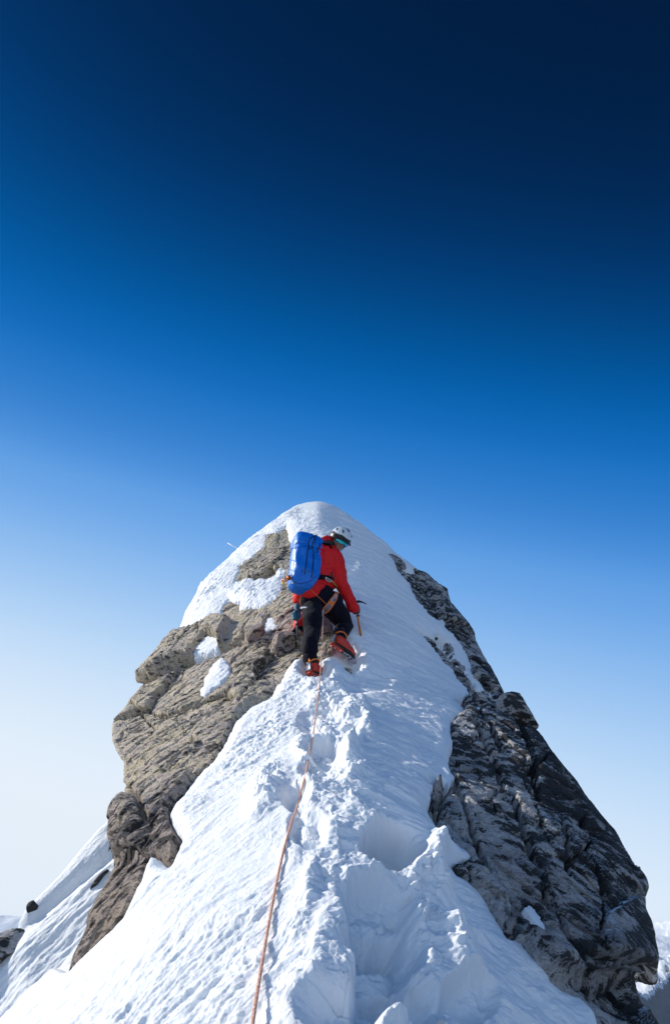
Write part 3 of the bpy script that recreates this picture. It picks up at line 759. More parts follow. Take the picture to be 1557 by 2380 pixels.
# ---- body: one skin with head, neck, trunk and limbs
bm = bmesh.new()
add_ball(bm, H(0, -.012, .035), (.078, .096, .088), HM); add_ball(bm, H(0, .03, -.03), (.058, .062, .07), HM); add_ball(bm, H(0, .058, -.085), (.030, .028, .024), HM)
for s in (-1, 1):
    add_ball(bm, H(s * .036, .058, -.035), (.028, .026, .030), HM); add_ball(bm, H(s * .048, .01, -.06), (.018, .045, .03), HM); add_ball(bm, H(s * .078, -.005, -.01), (.010, .018, .032), HM)
    add_ball(bm, H(s * .032, .078, .022), (.026, .014, .010), HM)
add_tube(bm, [H(0, .088, .012), H(0, .106, -.022), H(0, .112, -.036)], [.009, .012, .015], 12); add_ball(bm, H(0, .106, -.036), .0155)
for s in (-1, 1): add_ball(bm, H(s * .014, .098, -.040), .009)
add_ball(bm, H(0, .086, -.058), (.024, .014, .007), HM); add_ball(bm, H(0, .084, -.073), (.021, .014, .008), HM)
chain(bm, [(H(0, -.02, -.03), .056), (J['neck'], .058), (J['chest'], .09)])
chain(bm, [(J['chest'], .095), (J['waist'] + Vector((-.02, .03, 0)), .085), (J['pel'], .095)]); chain(bm, [(J['shL'], .05), (J['chest'], .1), (J['shR'], .05)])
chain(bm, [(J['shR'], .05), (J['elR'], .038), (J['wrR'], .028)]); chain(bm, [(J['shL'], .05), (J['elL'], .038), (J['wrL'], .028)])
chain(bm, [(J['hipL'], .085), (J['kneeL'], .055), (J['ankL'], .038), (J['heelL'] + Vector((0, .05, .02)), .035)]); chain(bm, [(J['hipR'], .085), (J['kneeR'], .055), (J['ankR'], .038)]); chain(bm, [(J['hipL'], .09), (J['pel'], .1), (J['hipR'], .09)])
body = melt('body', bm, SKIN, person, .0065, 3)
bm = bmesh.new(); add_tube(bm, [H(-.020, .092, -.0655), H(-.008, .101, -.064), H(.008, .101, -.064), H(.020, .092, -.0655)], [.0035, .0062, .0062, .0035], 10)
lips = done('mouth', bm, LIP, body); bm = bmesh.new(); add_tube(bm, [H(-.010, .1045, -.0648), H(.010, .1045, -.0648)], .0028, 8); done('teeth', bm, TEETH, lips)

# ---- trousers
bm = bmesh.new()
chain(bm, [(J['hipL'] + Vector((.03, .02, -.01)), .118), (J['kneeL'] + Vector((0, 0, .12)), .095), (J['kneeL'], .080), (J['ankL'] + Vector((0, 0, .17)), .074), (J['ankL'] + Vector((0, 0, .11)), .078)])
chain(bm, [(J['hipR'] + Vector((-.02, 0, 0)), .120), (J['hipR'].lerp(J['kneeR'], .5) + Vector((.01, 0, 0)), .110), (J['kneeR'], .084), (J['ankR'].lerp(J['kneeR'], .45), .080)])
chain(bm, [(J['hipL'] + Vector((0, 0, .04)), .115), (J['pel'], .135), (J['hipR'] + Vector((0, 0, .04)), .112)]); chain(bm, [(J['pel'], .135), (cl(690, 1060, 4.79), .120)])
fo = folds(7, .008, 3, (1.4, 1.4, .8))
trousers = melt('trousers', bm, BLACK, person, .009, 5, folds=fo)
# ---- jacket
bm = bmesh.new()
chain(bm, [(cl(545, 1030, 4.755), .165), (cl(590, 900, 4.75), .140), (cl(610, 700, 4.72), .155), (cl(620, 570, 4.72), .145)])
chain(bm, [(cl(720, 880, 4.765), .148), (cl(722, 820, 4.75), .120), (cl(745, 700, 4.72), .125), (cl(760, 580, 4.72), .12)])
chain(bm, [(cl(480, 1050, 4.765), .130), (cl(745, 885, 4.78), .135)]); chain(bm, [(cl(450, 1085, 4.765), .10), (cl(440, 900, 4.8), .10)])
chain(bm, [(J['shL'] + Vector((0, 0, -.01)), .088), (cl(640, 540, 4.72), .12), (J['shR'] + Vector((-.01, 0, -.0)), .092)])
chain(bm, [(J['neck'] + Vector((-.02, 0, -.05)), .10), (J['neck'] + Vector((-.012, 0, .03)), .078), (cl(770, 430, 4.72), .068)])
chain(bm, [(J['shR'] + Vector((-.004, 0, 0)), .090), (cl(895, 760, 4.73), .078), (J['elR'], .068), (cl(1000, 1090, 4.86), .062), (J['wrR'] + Vector((0, 0, 0)), .058)])
chain(bm, [(J['shL'], .085), (J['elL'], .070), (J['wrL'] + Vector((0, 0, .07)), .055)])
fj = folds(6.5, .017, 9, (1, 1, 1.3)); hemY = cl(560, 1120, 4.78)
def hemcut(c):
    return c
jacket = melt('jacket', bm, RED, person, .009, 5, folds=fj)
# collar and dark neck gaiter
bm = bmesh.new(); chain(bm, [(cl(700, 440, 4.64), .028), (cl(760, 432, 4.63), .032), (cl(815, 440, 4.64), .030)]); own(jacket, melt('collar', bm, BLACK_P, None, .006, 3))
bm = bmesh.new(); chain(bm, [(cl(700, 395, 4.66), .032), (cl(745, 375, 4.67), .038), (cl(775, 400, 4.69), .03)]); own(jacket, melt('hood', bm, RED, None, .006, 4, folds=folds(12, .006, 2)))
# jacket belt (pack hip belt lies on it) and hem band
tj = bvh(jacket); tt = bvh(trousers); tb = bvh(jacket, trousers)

# ---- helmet
def shell(name, a0, a1, z0, thick, mat, parent, rx=.118, ry=.142, rz=.118, oz=.040, oy=-.012, brim=0):
    bm = bmesh.new(); NA, NZ = 48, 16; g = []
    for j in range(NZ + 1):
        row = []
        for i in range(NA + 1):
            th = a0 + (a1 - a0) * i / NA
            ph = (z0 + .20 * -math.sin(th) * (0 if True else 1)) * (1 - j / NZ) + math.pi / 2 * (j / NZ)
            rid = 1 + .018 * math.cos(th * 6) * math.sin(min(1, ph * 1.2) * math.pi) ** 2
            x = math.cos(th) * math.cos(ph) * rx * rid; y = math.sin(th) * math.cos(ph) * ry * rid; z = math.sin(ph) * rz + oz
            row.append((bm.verts.new(H(x, y + oy, z)), bm.verts.new(H(x * (1 - thick), (y) * (1 - thick) + oy, (z - oz) * (1 - thick) + oz))))
        g.append(row)
    for j in range(NZ):
        for i in range(NA):
            for k in (0, 1):
                try: bm.faces.new((g[j][i][k], g[j][i + 1][k], g[j + 1][i + 1][k], g[j + 1][i][k]))
                except ValueError: pass
    for i in range(NA): bm.faces.new((g[0][i][0], g[0][i][1], g[0][i + 1][1], g[0][i + 1][0]))
    bmesh.ops.remove_doubles(bm, verts=bm.verts, dist=.0004)
    return done(name, bm, mat, parent)
helmet = shell('helmet', 0, 2 * math.pi, -.16, .06, WHITE_P, person, oz=.046)
liner = shell('helmet_rim', 0, 2 * math.pi, -.50, .10, BLACK_P, helmet, rx=.121, ry=.145, rz=.10, oz=.030)
bm = bmesh.new()
# peak over the forehead
for k in range(13):
    pass
g = []
for k in range(17):
    th = math.pi / 2 + (k / 16 - .5) * 2.5
    row = []
    for r_, z_ in ((.98, .034), (1.13, .020), (1.16, .006), (.98, .002)):
        row.append(bm.verts.new(H(math.cos(th) * .118 * r_, math.sin(th) * .142 * r_ - .012, z_)))
    g.append(row)
for a, b in zip(g, g[1:]):
    for k in range(4): bm.faces.new((a[k], b[k], b[(k + 1) % 4], a[(k + 1) % 4]))
done('peak', bm, BLACK_P, helmet)
th_tree = bvh(helmet)
for pts in ([(1, 2.05, .38), (1, 2.35, .62)], [(1, 1.05, .30), (1, .80, .62)], [(1, 2.9, .30), (1, 3.1, .58)], [(1, .25, .3), (1, .1, .58)], [(1, 1.57, .75), (1, 1.57, 1.1)], [(1, 3.75, .3), (1, 3.95, .6)]):
    (_, ta, pa), (_, tb_, pb) = pts; bm = bmesh.new(); row = []
    P0 = [Vector((math.cos(t) * math.cos(p) * .1185, math.sin(t) * math.cos(p) * .1425 - .012, math.sin(p) * .1185 + .0475)) for t, p in ((ta, pa), ((ta + tb_) / 2, (pa + pb) / 2), (tb_, pb))]
    add_tube(bm, [HC + HM @ p for p in P0], [.009, .013, .006], 10, True, .2, [(HM @ p).normalized() for p in P0]); done('vent', bm, BLACK_P, helmet)
for ta in (1.25, 1.9):
    bm = bmesh.new(); P0 = [Vector((math.cos(t) * math.cos(p) * .1185, math.sin(t) * math.cos(p) * .1425 - .012, math.sin(p) * .1185 + .0475)) for t, p in ((ta, 1.0), (ta + .1, 1.15), (ta + .6, 1.32))]
    add_tube(bm, [HC + HM @ p for p in P0], [.006, .008, .006], 8, True, .3, [(HM @ p).normalized() for p in P0]); done('stripe', bm, GREY_P, helmet)
# headband under the helmet, hair, chin strap, glasses
bm = bmesh.new(); add_tube(bm, [H(math.cos(t) * .089, math.sin(t) * .107 - .010, .012 - .020 * (1 - math.sin(t))) for t in [math.pi / 2 + .5 + k * (2 * math.pi - 1.0) / 22 for k in range(23)]], .022, 10, True, .35)
done('headband', bm, WHITEF, person)
for s in (-1, 1):
    bm = bmesh.new(); add_tube(bm, [H(s * .094, .02, .02), H(s * .088, .02, -.04), H(s * .055, .03, -.095), H(s * .01, .04, -.118)], .005, 8, True, .4); done('chin_strap', bm, BLACK_P, helmet)
def visor(name, z0, z1, r, mat, parent, th0=.42, fr=0.0):
    bm = bmesh.new(); g = []; n = 24
    for k in range(n + 1):
        t = math.pi / 2 + (k / n - .5) * 2 * (math.pi / 2 - th0)
        notch = .016 * math.exp(-((k / n - .5) / .09) ** 2)
        lo_ = z0 + notch + .016 * abs(k / n - .5) ** 2 * 4 ; c, s_ = math.cos(t), math.sin(t)
        row = [bm.verts.new(H(c * .082 * q, s_ * .106 * q + .010, z)) for q, z in ((r, lo_), (r + .05, (lo_ + z1) / 2), (r + .01, z1), (r - .04, z1), (r, (lo_ + z1) / 2), (r - .05, lo_))]
        g.append(row)
    for a, b in zip(g, g[1:]):
        for k in range(6): bm.faces.new((a[k], b[k], b[(k + 1) % 6], a[(k + 1) % 6]))
    bm.faces.new(g[0]); bm.faces.new(g[-1][::-1])
    return done(name, bm, mat, parent)
gl = visor('sunglasses', -.046, .014, 1.08, BLACK_P, person); visor('lens', -.043, .012, 1.13, LENS, gl)
bm = bmesh.new()
for s in (-1, 1):
    bm = bmesh.new(); add_tube(bm, [H(s * .082, .055, .004), H(s * .088, .0, .004)], .004, 8); done('temple_arm', bm, BLACK_P, gl)

# ---- backpack (its own thing)
BU = (cl(508, 352, 4.60) - cl(425, 965, 4.56)); BH = BU.length; BU.normalize()
by = Vector((math.sin(math.radians(24)), -math.cos(math.radians(24)), -.05)); by = (by - BU * by.dot(BU)).normalized(); bx = BU.cross(by) * -1
BM_ = Matrix((bx, by, BU)).transposed(); BC = cl(425, 965, 4.56) + Vector((0, .06, 0))
print('pack', BH, tuple(bx), tuple(by))
def Bp(x, y, z): return BC + BM_ @ Vector((x, y, z))
pack = tag(empty('backpack', BC), 'tall blue backpack with black zips on the climber\'s back', 'backpack')
def pack_shape(levels, name, mat, parent, seed, amp=.011):
    bm = bmesh.new(); g = []; n = 56
    L_ = []
    for a, b in zip(levels, levels[1:]):
        for q in range(8): L_.append(tuple(a[i] + (b[i] - a[i]) * q / 8 for i in range(5)))
    L_.append(levels[-1])
    for (z, wx, wy, ox, oy) in L_:
        row = []
        for k in range(n):
            t = 2 * math.pi * k / n; c, s_ = math.cos(t), math.sin(t); e_ = .50
            x = math.copysign(abs(c) ** e_, c) * wx; y = math.copysign(abs(s_) ** e_, s_) * wy
            p = Vector((x + ox, y + oy, z)); q_ = Vector((p.x * 9, p.y * 9, p.z * 5 + seed))
            f = (1 - 2.2 * abs(mnoise.noise(q_))) * amp + mnoise.noise(q_ * 2.6) * amp * .6
            nrm = Vector((x, y, 0)).normalized()
            row.append(bm.verts.new(BC + BM_ @ (p + nrm * f)))
        g.append(row)
    for a, b in zip(g, g[1:]):
        for k in range(n): bm.faces.new((a[k], a[(k + 1) % n], b[(k + 1) % n], b[k]))
    bm.faces.new(g[0][::-1]); bm.faces.new(g[-1])
    return done(name, bm, mat, parent)
Hh = BH
pb = pack_shape([(-.05, .02, .03, .03, -.02), (-.035, .070, .075, .02, -.01), (0.0, .108, .10, .012, 0), (.06, .134, .118, .006, .008), (.16, .150, .128, 0, .014), (.30, .156, .126, 0, .012), (.44, .158, .122, 0, .010), (Hh - .10, .150, .115, 0, .004), (Hh - .05, .145, .11, 0, 0)], 'main_bag', BLUE, pack, 1)
lid = pack_shape([(Hh - .175, .160, .128, 0, .006), (Hh - .15, .166, .132, 0, .006), (Hh - .08, .168, .132, 0, .004), (Hh - .02, .160, .122, 0, -.004), (Hh + .02, .135, .10, 0, -.012), (Hh + .038, .08, .06, 0, -.015), (Hh + .042, .02, .02, 0, -.015)], 'lid', BLUE, pack, 5, .010)
tp = bvh(pb, lid)
def seam(name, pts, r, mat, parent, tree=None, off=.002):
    tree = tree or tp; P = []; Nn = []
    for a, b in zip(pts, pts[1:]):
        for k in range(5): 
            q = lerp2(a, b, k / 5); p, n = lay(tree, q[0], q[1], off); P.append(p); Nn.append(n)
    p, n = lay(tree, *pts[-1], off); P.append(p); Nn.append(n)
    bm = bmesh.new(); add_tube(bm, P, r, 8, True, .45, Nn); return done(name, bm, mat, parent)
seam('zip', [(600, 335), (560, 360), (525, 385), (512, 430), (520, 480), (500, 530), (492, 620), (480, 720), (465, 830)], .0062, BLACK_P, pack)
seam('zip', [(610, 345), (585, 400), (565, 440), (562, 500), (575, 560), (576, 660), (560, 780), (552, 875)], .0062, BLACK_P, pack)
seam('daisy_loop', [(530, 470), (548, 480), (545, 500), (528, 512)], .003, BLACK_P, pack); seam('daisy_loop', [(505, 775), (522, 780), (520, 795), (502, 805)], .003, BLACK_P, pack)
seam('daisy_loop', [(434, 765), (432, 790), (438, 808)], .003, BLACK_P, pack); seam('haul_cord', [(600, 380), (604, 420), (596, 465)], .003, BLACK_P, pack)
seam('lid_seam', [(300, 508), (370, 490), (440, 478), (500, 470)], .004, simple('dark_blue_piping', (.002, .04, .30), .5, var=(20, .8)), pack)
seam('side_strap', [(690, 480), (655, 540), (640, 590)], .010, simple('blue_webbing', (.01, .16, .75), .5, bump=(300, .3, .001)), pack)
seam('side_strap', [(660, 440), (640, 500), (610, 560)], .006, BLACK_P, pack)
for q in ((550, 318), (612, 338)):
    bm = bmesh.new(); add_ball(bm, lay(tp, *q, .006)[0], .008); done('buckle', bm, BLACK_P, pack)
# shoulder straps and hip belt of the pack
for a in ([(255, 640), (330, 655), (400, 690)], [(262, 760), (330, 790), (390, 850)]): seam('compression_strap', a, .0055, bpy.data.materials['blue_webbing'], pack)
seam('base_seam', [(262, 880), (330, 930), (420, 950), (520, 920), (610, 860)], .0035, bpy.data.materials['dark_blue_piping'], pack)
bm = bmesh.new()
for a in ([(640, 470, 4.62), (700, 440, 4.60), (770, 450, 4.58), (810, 500, 4.60)],):
    add_tube(bm, [cl(*q) for q in a], .022, 10, True, .4)
done('shoulder_strap', bm, BLACK, pack)
ribbon('hip_belt', tj, [[(lerp2((600, 850), (835, 835), k / 10)[0], 850 - 10 * math.sin(k / 10 * 3) + (12 if k > 7 else 0)) for k in range(11)], [(lerp2((600, 900), (800, 905), k / 10)[0], 905 - 12 * math.sin(k / 10 * 3)) for k in range(11)]], BLACK, pack, .014, .012)
bm = bmesh.new(); add_tube(bm, [cl(800, 800, 4.56), cl(812, 860, 4.58), cl(840, 900, 4.62)], .010, 8, True, .4); done('strap_end', bm, BLACK_P, pack)

# ---- harness (a part of what the person wears)
har = empty('harness', foot_l); own(person, har); har.matrix_parent_inverse = Matrix.Identity(4); har.location = (0, 0, 0); 
def hown(o): o.parent = har; o.matrix_parent_inverse = Matrix.Translation(-foot_l); return o
LP = [((852, 1064), (884, 1076)), ((838, 1085), (880, 1108)), ((815, 1118), (870, 1150)), ((790, 1150), (846, 1195)), ((760, 1190), (818, 1240)), ((725, 1230), (780, 1288)), ((700, 1262), (745, 1318)), ((680, 1290), (712, 1330))]
def sub(a, b, u0, u1): return lerp2(a, b, u0), lerp2(a, b, u1)
rows = [[lerp2(a, b, k / 4) for k in range(5)] for a, b in LP]
hown(ribbon('leg_loop', tt, rows, ORANGE_W, None, .010, .008))
hown(ribbon('leg_loop_padding', tt, [[lerp2(a, b, .18 + .64 * k / 4) for k in range(5)] for a, b in LP[4:]], GREYW, None, .0125, .003))
hown(ribbon('leg_loop_padding', tt, [[lerp2(a, b, .16 + .68 * k / 4) for k in range(5)] for a, b in LP[2:4]], GREYW, None, .0125, .003))
hown(ribbon('leg_loop_padding', tt, [[lerp2(a, b, .2 + .6 * k / 4) for k in range(5)] for a, b in LP[1:3]][:1] + [[lerp2(*LP[2], .2 + .6 * k / 4) for k in range(5)]][:0] + [[lerp2(lerp2(LP[1][0], LP[2][0], .6), lerp2(LP[1][1], LP[2][1], .6), .2 + .6 * k / 4) for k in range(5)]], GREYW, None, .0125, .003))
hown(ribbon('leg_loop_label', tt, [[lerp2(a, b, .40 + .40 * k / 3) for k in range(4)] for a, b in [tuple(lerp2(LP[2][j], LP[3][j], t) for j in (0, 1)) for t in (.12, .5, .92)]], BLACK_P, None, .0145, .003))
for k in range(5):
    u_ = .26 + .12 * k
    hown(seam('padding_rib', [lerp2(a, b, u_) for a, b in LP[4:7]], .0016, simple('dark_rib', (.10, .11, .14), .7, var=(60, .8)) if k == 0 else bpy.data.materials['dark_rib'], None, tt, .0145))
# lettering on the label
fc = bpy.data.curves.new('f', 'FONT'); fc.body = 'PETZL'; fc.size = 1; fc.align_x = 'CENTER'; fc.align_y = 'CENTER'; fc.extrude = .01
fo_ = bpy.data.objects.new('f', fc); COL.objects.link(fo_); bpy.context.view_layer.update()
lm = bpy.data.meshes.new_from_object(fo_.evaluated_get(DG())); bpy.data.objects.remove(fo_)
pc, ncn = lay(tt, 829, 1158, .0165); pa_, _ = lay(tt, 806, 1180, .0165); pb_, _ = lay(tt, 850, 1132, .0165)
tx = (pb_ - pa_).normalized(); ty = ncn.cross(tx); tz = tx.cross(ty); TM = Matrix((tx, ty, tz)).transposed(); wtxt = max(v.co.x for v in lm.vertices) * 2
k_ = (pb_ - pa_).length / wtxt * .92
for v in lm.vertices: v.co = pc + TM @ Vector((v.co.x * k_, v.co.y * k_, v.co.z * k_ * .3))
t_o = link('lettering', lm, WHITE_PL); hown(t_o)
hown(seam('leg_strap', [(520, 1005), (580, 1060), (640, 1115), (700, 1170), (742, 1210)], .0028, ORANGE_W, None, tb, .004)); hown(seam('leg_strap', [(455, 1030), (425, 1080), (412, 1140), (414, 1200), (428, 1238)], .0028, ORANGE_W, None, tb, .004))
hown(seam('gear_loop', [(720, 870), (745, 905), (790, 900), (830, 940), (870, 985), (905, 1045)], .0075, simple('golden_sling', (.55, .30, .05), .7, bump=(200, .4, .002), var=(40, .6)), None, tb, .012))
hown(seam('carabiner', [(725, 860), (735, 900), (775, 925), (800, 915), (780, 895), (735, 865)], .005, STEEL, None, tb, .02)); hown(seam('thigh_band', [(390, 1260), (430, 1250), (500, 1252)], .009, GREYW, None, tt, .003))
bm = bmesh.new(); add_tube(bm, [cl(700, 1290, 4.64), cl(690, 1320, 4.63), cl(690, 1360, 4.63)], .012, 8, True, .5); hown(done('tie_in_sling', bm, GREYW))
bm = bmesh.new(); add_tube(bm, [cl(655, 1290, 4.66), cl(668, 1302, 4.65), cl(680, 1310, 4.65)], .012, 8); hown(done('buckle', bm, ORANGE))

# ---- boots, gaiter cuffs and crampons
def boot(heel, toe, shaft_top, sole_n, side, name_lab):
    """sole from heel to toe, sole_n points out of the sole"""
    ax = (toe - heel).normalized(); Lb = (toe - heel).length; up = -(sole_n - ax * sole_n.dot(ax)).normalized(); sd = ax.cross(up)
    R3 = Matrix((ax, sd, up)).transposed()
    def P(x, y, z): return heel + R3 @ Vector((x, y, z))
    bt = empty('boot', (0, 0, 0)); bt.parent = person; bt.matrix_parent_inverse = Matrix.Translation(-foot_l); bt['label'] = name_lab
    def bo(o): o.parent = bt; o.matrix_parent_inverse = Matrix.Identity(4); return o
    bm = bmesh.new()
    chain(bm, [(P(.035, 0, .055), .040), (P(.12, 0, .055), .044), (P(.20, .0, .045), .044), (P(Lb - .045, 0, .035), .036)])
    chain(bm, [(P(.04, 0, .06), .043), (P(.05, 0, .085), .046)]); chain(bm, [(P(.06, 0, .085), .044), (P(.15, 0, .065), .042)])
    bo(melt('upper', bm, BOOT, None, .007, 3, folds=folds(18, .003, 4)))
    bm = bmesh.new(); g = []; n = 40
    for z, k in ((-.004, .94), (.006, 1.0), (.022, .97), (.026, .90)):
        row = []
        for i in range(n):
            t = 2 * math.pi * i / n; x = Lb / 2 + math.cos(t) * Lb / 2 * 1.02; wdt = .040 + .009 * math.sin((x / Lb - .15) * 2.6) if x < Lb * .98 else .03
            row.append(bm.verts.new(P(Lb / 2 + (x - Lb / 2) * k, math.sin(t) * abs(math.sin(t)) ** -.25 * wdt * k if abs(math.sin(t)) > 1e-3 else 0, z)))
        g.append(row)
    for a, b in zip(g, g[1:]):
        for i in range(n): bm.faces.new((a[i], a[(i + 1) % n], b[(i + 1) % n], b[i]))
    bm.faces.new(g[0][::-1]); bm.faces.new(g[-1]); bo(done('sole', bm, RUBBER))
    bm = bmesh.new(); add_ball(bm, P(Lb * .36, .012, -.006), (.014, .010, .004), R3); bo(done('sole_badge', bm, YEL))
    bm = bmesh.new(); add_box(bm, P(.055, 0, -.010), (.105, .070, .016), R3, .005); add_box(bm, P(.0, 0, .022), (.014, .062, .05), R3, .004); bo(done('heel_plate', bm, BOOT_O))
    # gaiter rim in orange, black cuff above
    bm = bmesh.new(); cu = P(.05, 0, .100); n = 24; upv = (shaft_top - cu).normalized()
    q = upv.orthogonal().normalized(); q2 = upv.cross(q)
    add_tube(bm, [cu + (q * math.cos(2 * math.pi * k / n) + q2 * math.sin(2 * math.pi * k / n)) * .060 for k in range(n + 1)], .0075, 8, False); bo(done('cuff_rim', bm, ORANGE_W))
    bm = bmesh.new(); chain(bm, [(cu + upv * .020, .058), (cu.lerp(shaft_top, .6), .066), (shaft_top, .068)]); bo(melt('cuff', bm, BLACK, None, .008, 2, folds=folds(20, .004, 7)))
    # crampon
    cr_ = empty('crampon', (0, 0, 0)); bo(cr_)
    def co_(o): o.parent = bt; o.matrix_parent_inverse = Matrix.Identity(4); return o
    bm = bmesh.new()
    for s in (-1, 1):
        add_tube(bm, [P(-.005, s * .030, -.014), P(.10, s * .022, -.016), P(.19, s * .040, -.014), P(Lb - .02, s * .026, -.012)], .0042, 8, True)
        for x, y in ((.02, .034), (.085, .034), (.16, .046), (.205, .048), (.25, .038)):
            bmx = [P(x - .009, s * y, -.012), P(x + .009, s * y, -.012), P(x, s * (y + .004), -.048)]
            v = [bm.verts.new(p) for p in bmx] + [bm.verts.new(p - R3 @ Vector((0, s * .004, 0))) for p in bmx]
            bm.faces.new(v[:3]); bm.faces.new(v[3:][::-1])
            for i in range(3): bm.faces.new((v[i], v[(i + 1) % 3], v[3 + (i + 1) % 3], v[3 + i]))
        add_tube(bm, [P(Lb - .02, s * .02, -.01), P(Lb + .02, s * .018, -.022), P(Lb + .04, s * .018, -.045)], [.006, .005, .002], 8)
    for x in (.02, .085, .16, .22): add_tube(bm, [P(x, -.036, -.013), P(x, .036, -.013)], .004, 8)
    co_(done('crampon_frame', bm, STEEL))
    bm = bmesh.new(); add_box(bm, P(-.016, .0, .050), (.014, .030, .062), R3, .004); co_(done('heel_lever', bm, WHITE_PL))
    bm = bmesh.new()
    for s in (-1, 1): add_tube(bm, [P(.0, s * .036, -.012), P(-.012, s * .033, .025), P(-.018, s * .014, .06)], .0025, 8)
    add_tube(bm, [P(-.018, .016, .078), P(.0, .055, .09), P(.07, .056, .10), P(.11, .0, .115), P(.07, -.056, .10), P(.0, -.055, .09), P(-.018, -.016, .078)], .006, 8, True, .4); co_(done('heel_bail', bm, BLACK_P))
    bm = bmesh.new(); add_ball(bm, P(-.022, 0, .086), .009); add_box(bm, P(-.02, .006, .11), (.006, .010, .03), R3, .001); co_(done('lever_strap', bm, ORANGE))
    bpy.data.objects.remove(cr_)
    return P
soleL = (Vector((0, -.25, -1)) + CAM_UP * -.2).normalized()
hl = cl(530, 2075, 4.41); tl_ = hl + (Vector((.52, .80, -.02))).normalized() * .28
boot(hl, tl_, J['ankL'] + Vector((0, .01, .03)), soleL, -1, 'left boot stepping into the snow, lit by the sun')
hr = cl(825, 1710, 4.66); tr = cl(1035, 1868, 4.80); tr = hr + (tr - hr).normalized() * .285
soleR = (CAM_BACK * .66 - CAM_UP * .62 - CAM_R * .50).normalized()
boot(hr, tr, J['ankR'] + Vector((.01, .02, .0)), soleR, 1, 'right boot kicked in higher with its sole showing')

# ---- gloves gripping the axe heads
def glove(name, wrist, palm, grip_axis, knuckle_dir, mat, parent, thumb_side):
    """fingers wrap round an axis (grip_axis) lying across the palm"""
    g = grip_axis.normalized(); k = (knuckle_dir - g * knuckle_dir.dot(g)).normalized(); d = g.cross(k)   # k: away from the palm's back, d: down around the grip
    bm = bmesh.new(); chain(bm, [(wrist, .040), (wrist.lerp(palm, .45), .034), (palm - k * .022, .034)])
    chain(bm, [(palm - g * .030 - k * .015, .024), (palm + g * .030 - k * .015, .024)])
    for i, (o_, ln) in enumerate(((-.036, .92), (-.012, 1.02), (.012, 1.0), (.036, .82))):
        b0 = palm + g * o_
        pts = [b0 - k * .018 + d * .010, b0 + k * .012 * ln + d * .030 * ln, b0 + k * .036 * ln + d * .018 * ln, b0 + k * .036 * ln - d * .012 * ln, b0 + k * .018 - d * .024 * ln]
        chain(bm, list(zip(pts, (.0155, .0145, .0135, .0125, .011))))
    b0 = palm - g * .045 * thumb_side
    chain(bm, [(b0 - k * .02, .016), (b0 + k * .005 - d * .022, .0145), (b0 + k * .030 - d * .026 + g * .02 * thumb_side, .0125)])
    return melt(name, bm, mat, parent, .0055, 2)
def axe(head, spike, pick_dir, label, name='ice_axe', shaft_mat=ORANGE):
    t = tag(empty(name, head), label, 'ice axe', 'ice axes held by the climber'); dwn = (spike - head).normalized(); Ls = (spike - head).length
    pk = (pick_dir - dwn * pick_dir.dot(dwn)).normalized(); sd = dwn.cross(pk); R3 = Matrix((pk, sd, -dwn)).transposed()
    def P(x, y, z): return head + R3 @ Vector((x, y, z))
    bm = bmesh.new(); add_tube(bm, [P(0, 0, -.01), P(0, 0, -Ls + .03)], .0165, 16, True, .7, pk); own(t, done('shaft', bm, shaft_mat))
    bm = bmesh.new(); add_tube(bm, [P(0, 0, -.15), P(0, 0, -.165)], .0205, 16); own(t, done('grip_collar', bm, BLACK_P))
    bm = bmesh.new(); add_tube(bm, [P(0, 0, -Ls + .035), P(0, 0, -Ls)], [.012, .003], 10); own(t, done('spike', bm, STEEL))
    out_ = [(-.10, -.012), (-.10, .004), (-.055, .012), (0, .018), (.045, .014), (.08, -.004), (.118, -.034), (.114, -.040), (.078, -.020), (.05, -.012), (.016, -.012), (-.016, -.012), (-.05, -.006)]
    bm = bmesh.new(); v0 = [bm.verts.new(P(x, -.004 if x > -.05 else -.004 - (-x - .05) * .5, z)) for x, z in out_]; v1 = [bm.verts.new(P(x, .004 if x > -.05 else .004 + (-x - .05) * .5, z)) for x, z in out_]
    bm.faces.new(v0); bm.faces.new(v1[::-1])
    for i in range(len(out_)): bm.faces.new((v0[i], v0[(i + 1) % len(out_)], v1[(i + 1) % len(out_)], v1[i]))
    own(t, done('axe_head', bm, STEELB, smooth=False))
    return P
axR = cl(1110, 1180, 4.96); q_ = vis_at(838, 1478); spR = cl(1212, 1625, 5.06); dR = (spR - axR).normalized()
spR = vis_at(838, 1477); dR = (spR - axR).normalized(); spR = spR + dR * .07
print('axe length', (spR - axR).length, 'snow at spike', tuple(q_), tuple(spR))
axe(axR, spR, Vector((.9, .1, -.25)), 'ice axe with orange shaft planted in the snow under the climber\'s right glove')
glove('glove', J['wrR'] + Vector((0, 0, 0)), axR + dR * .085 + Vector((-.012, 0, 0)), dR, Vector((1, -.35, 0)), GLOVE_SHADED, person, 1)
axL = cl(360, 1290, 5.0); spL = cl(368, 1500, 5.02); dL = (spL - axL).normalized(); spL = axL + dL * .36
axe(axL, spL, Vector((-.95, -.2, -.1)), 'ice axe with dark shaft gripped by the teal glove at the climber\'s left hip', shaft_mat=GREY_P)
gL = glove('glove', J['wrL'], axL + dL * .055, dL, Vector((-1, -.45, 0)), GLOVE_LIT, person, 1); gL['label'] = 'left glove, coloured in its sunlit teal tone'

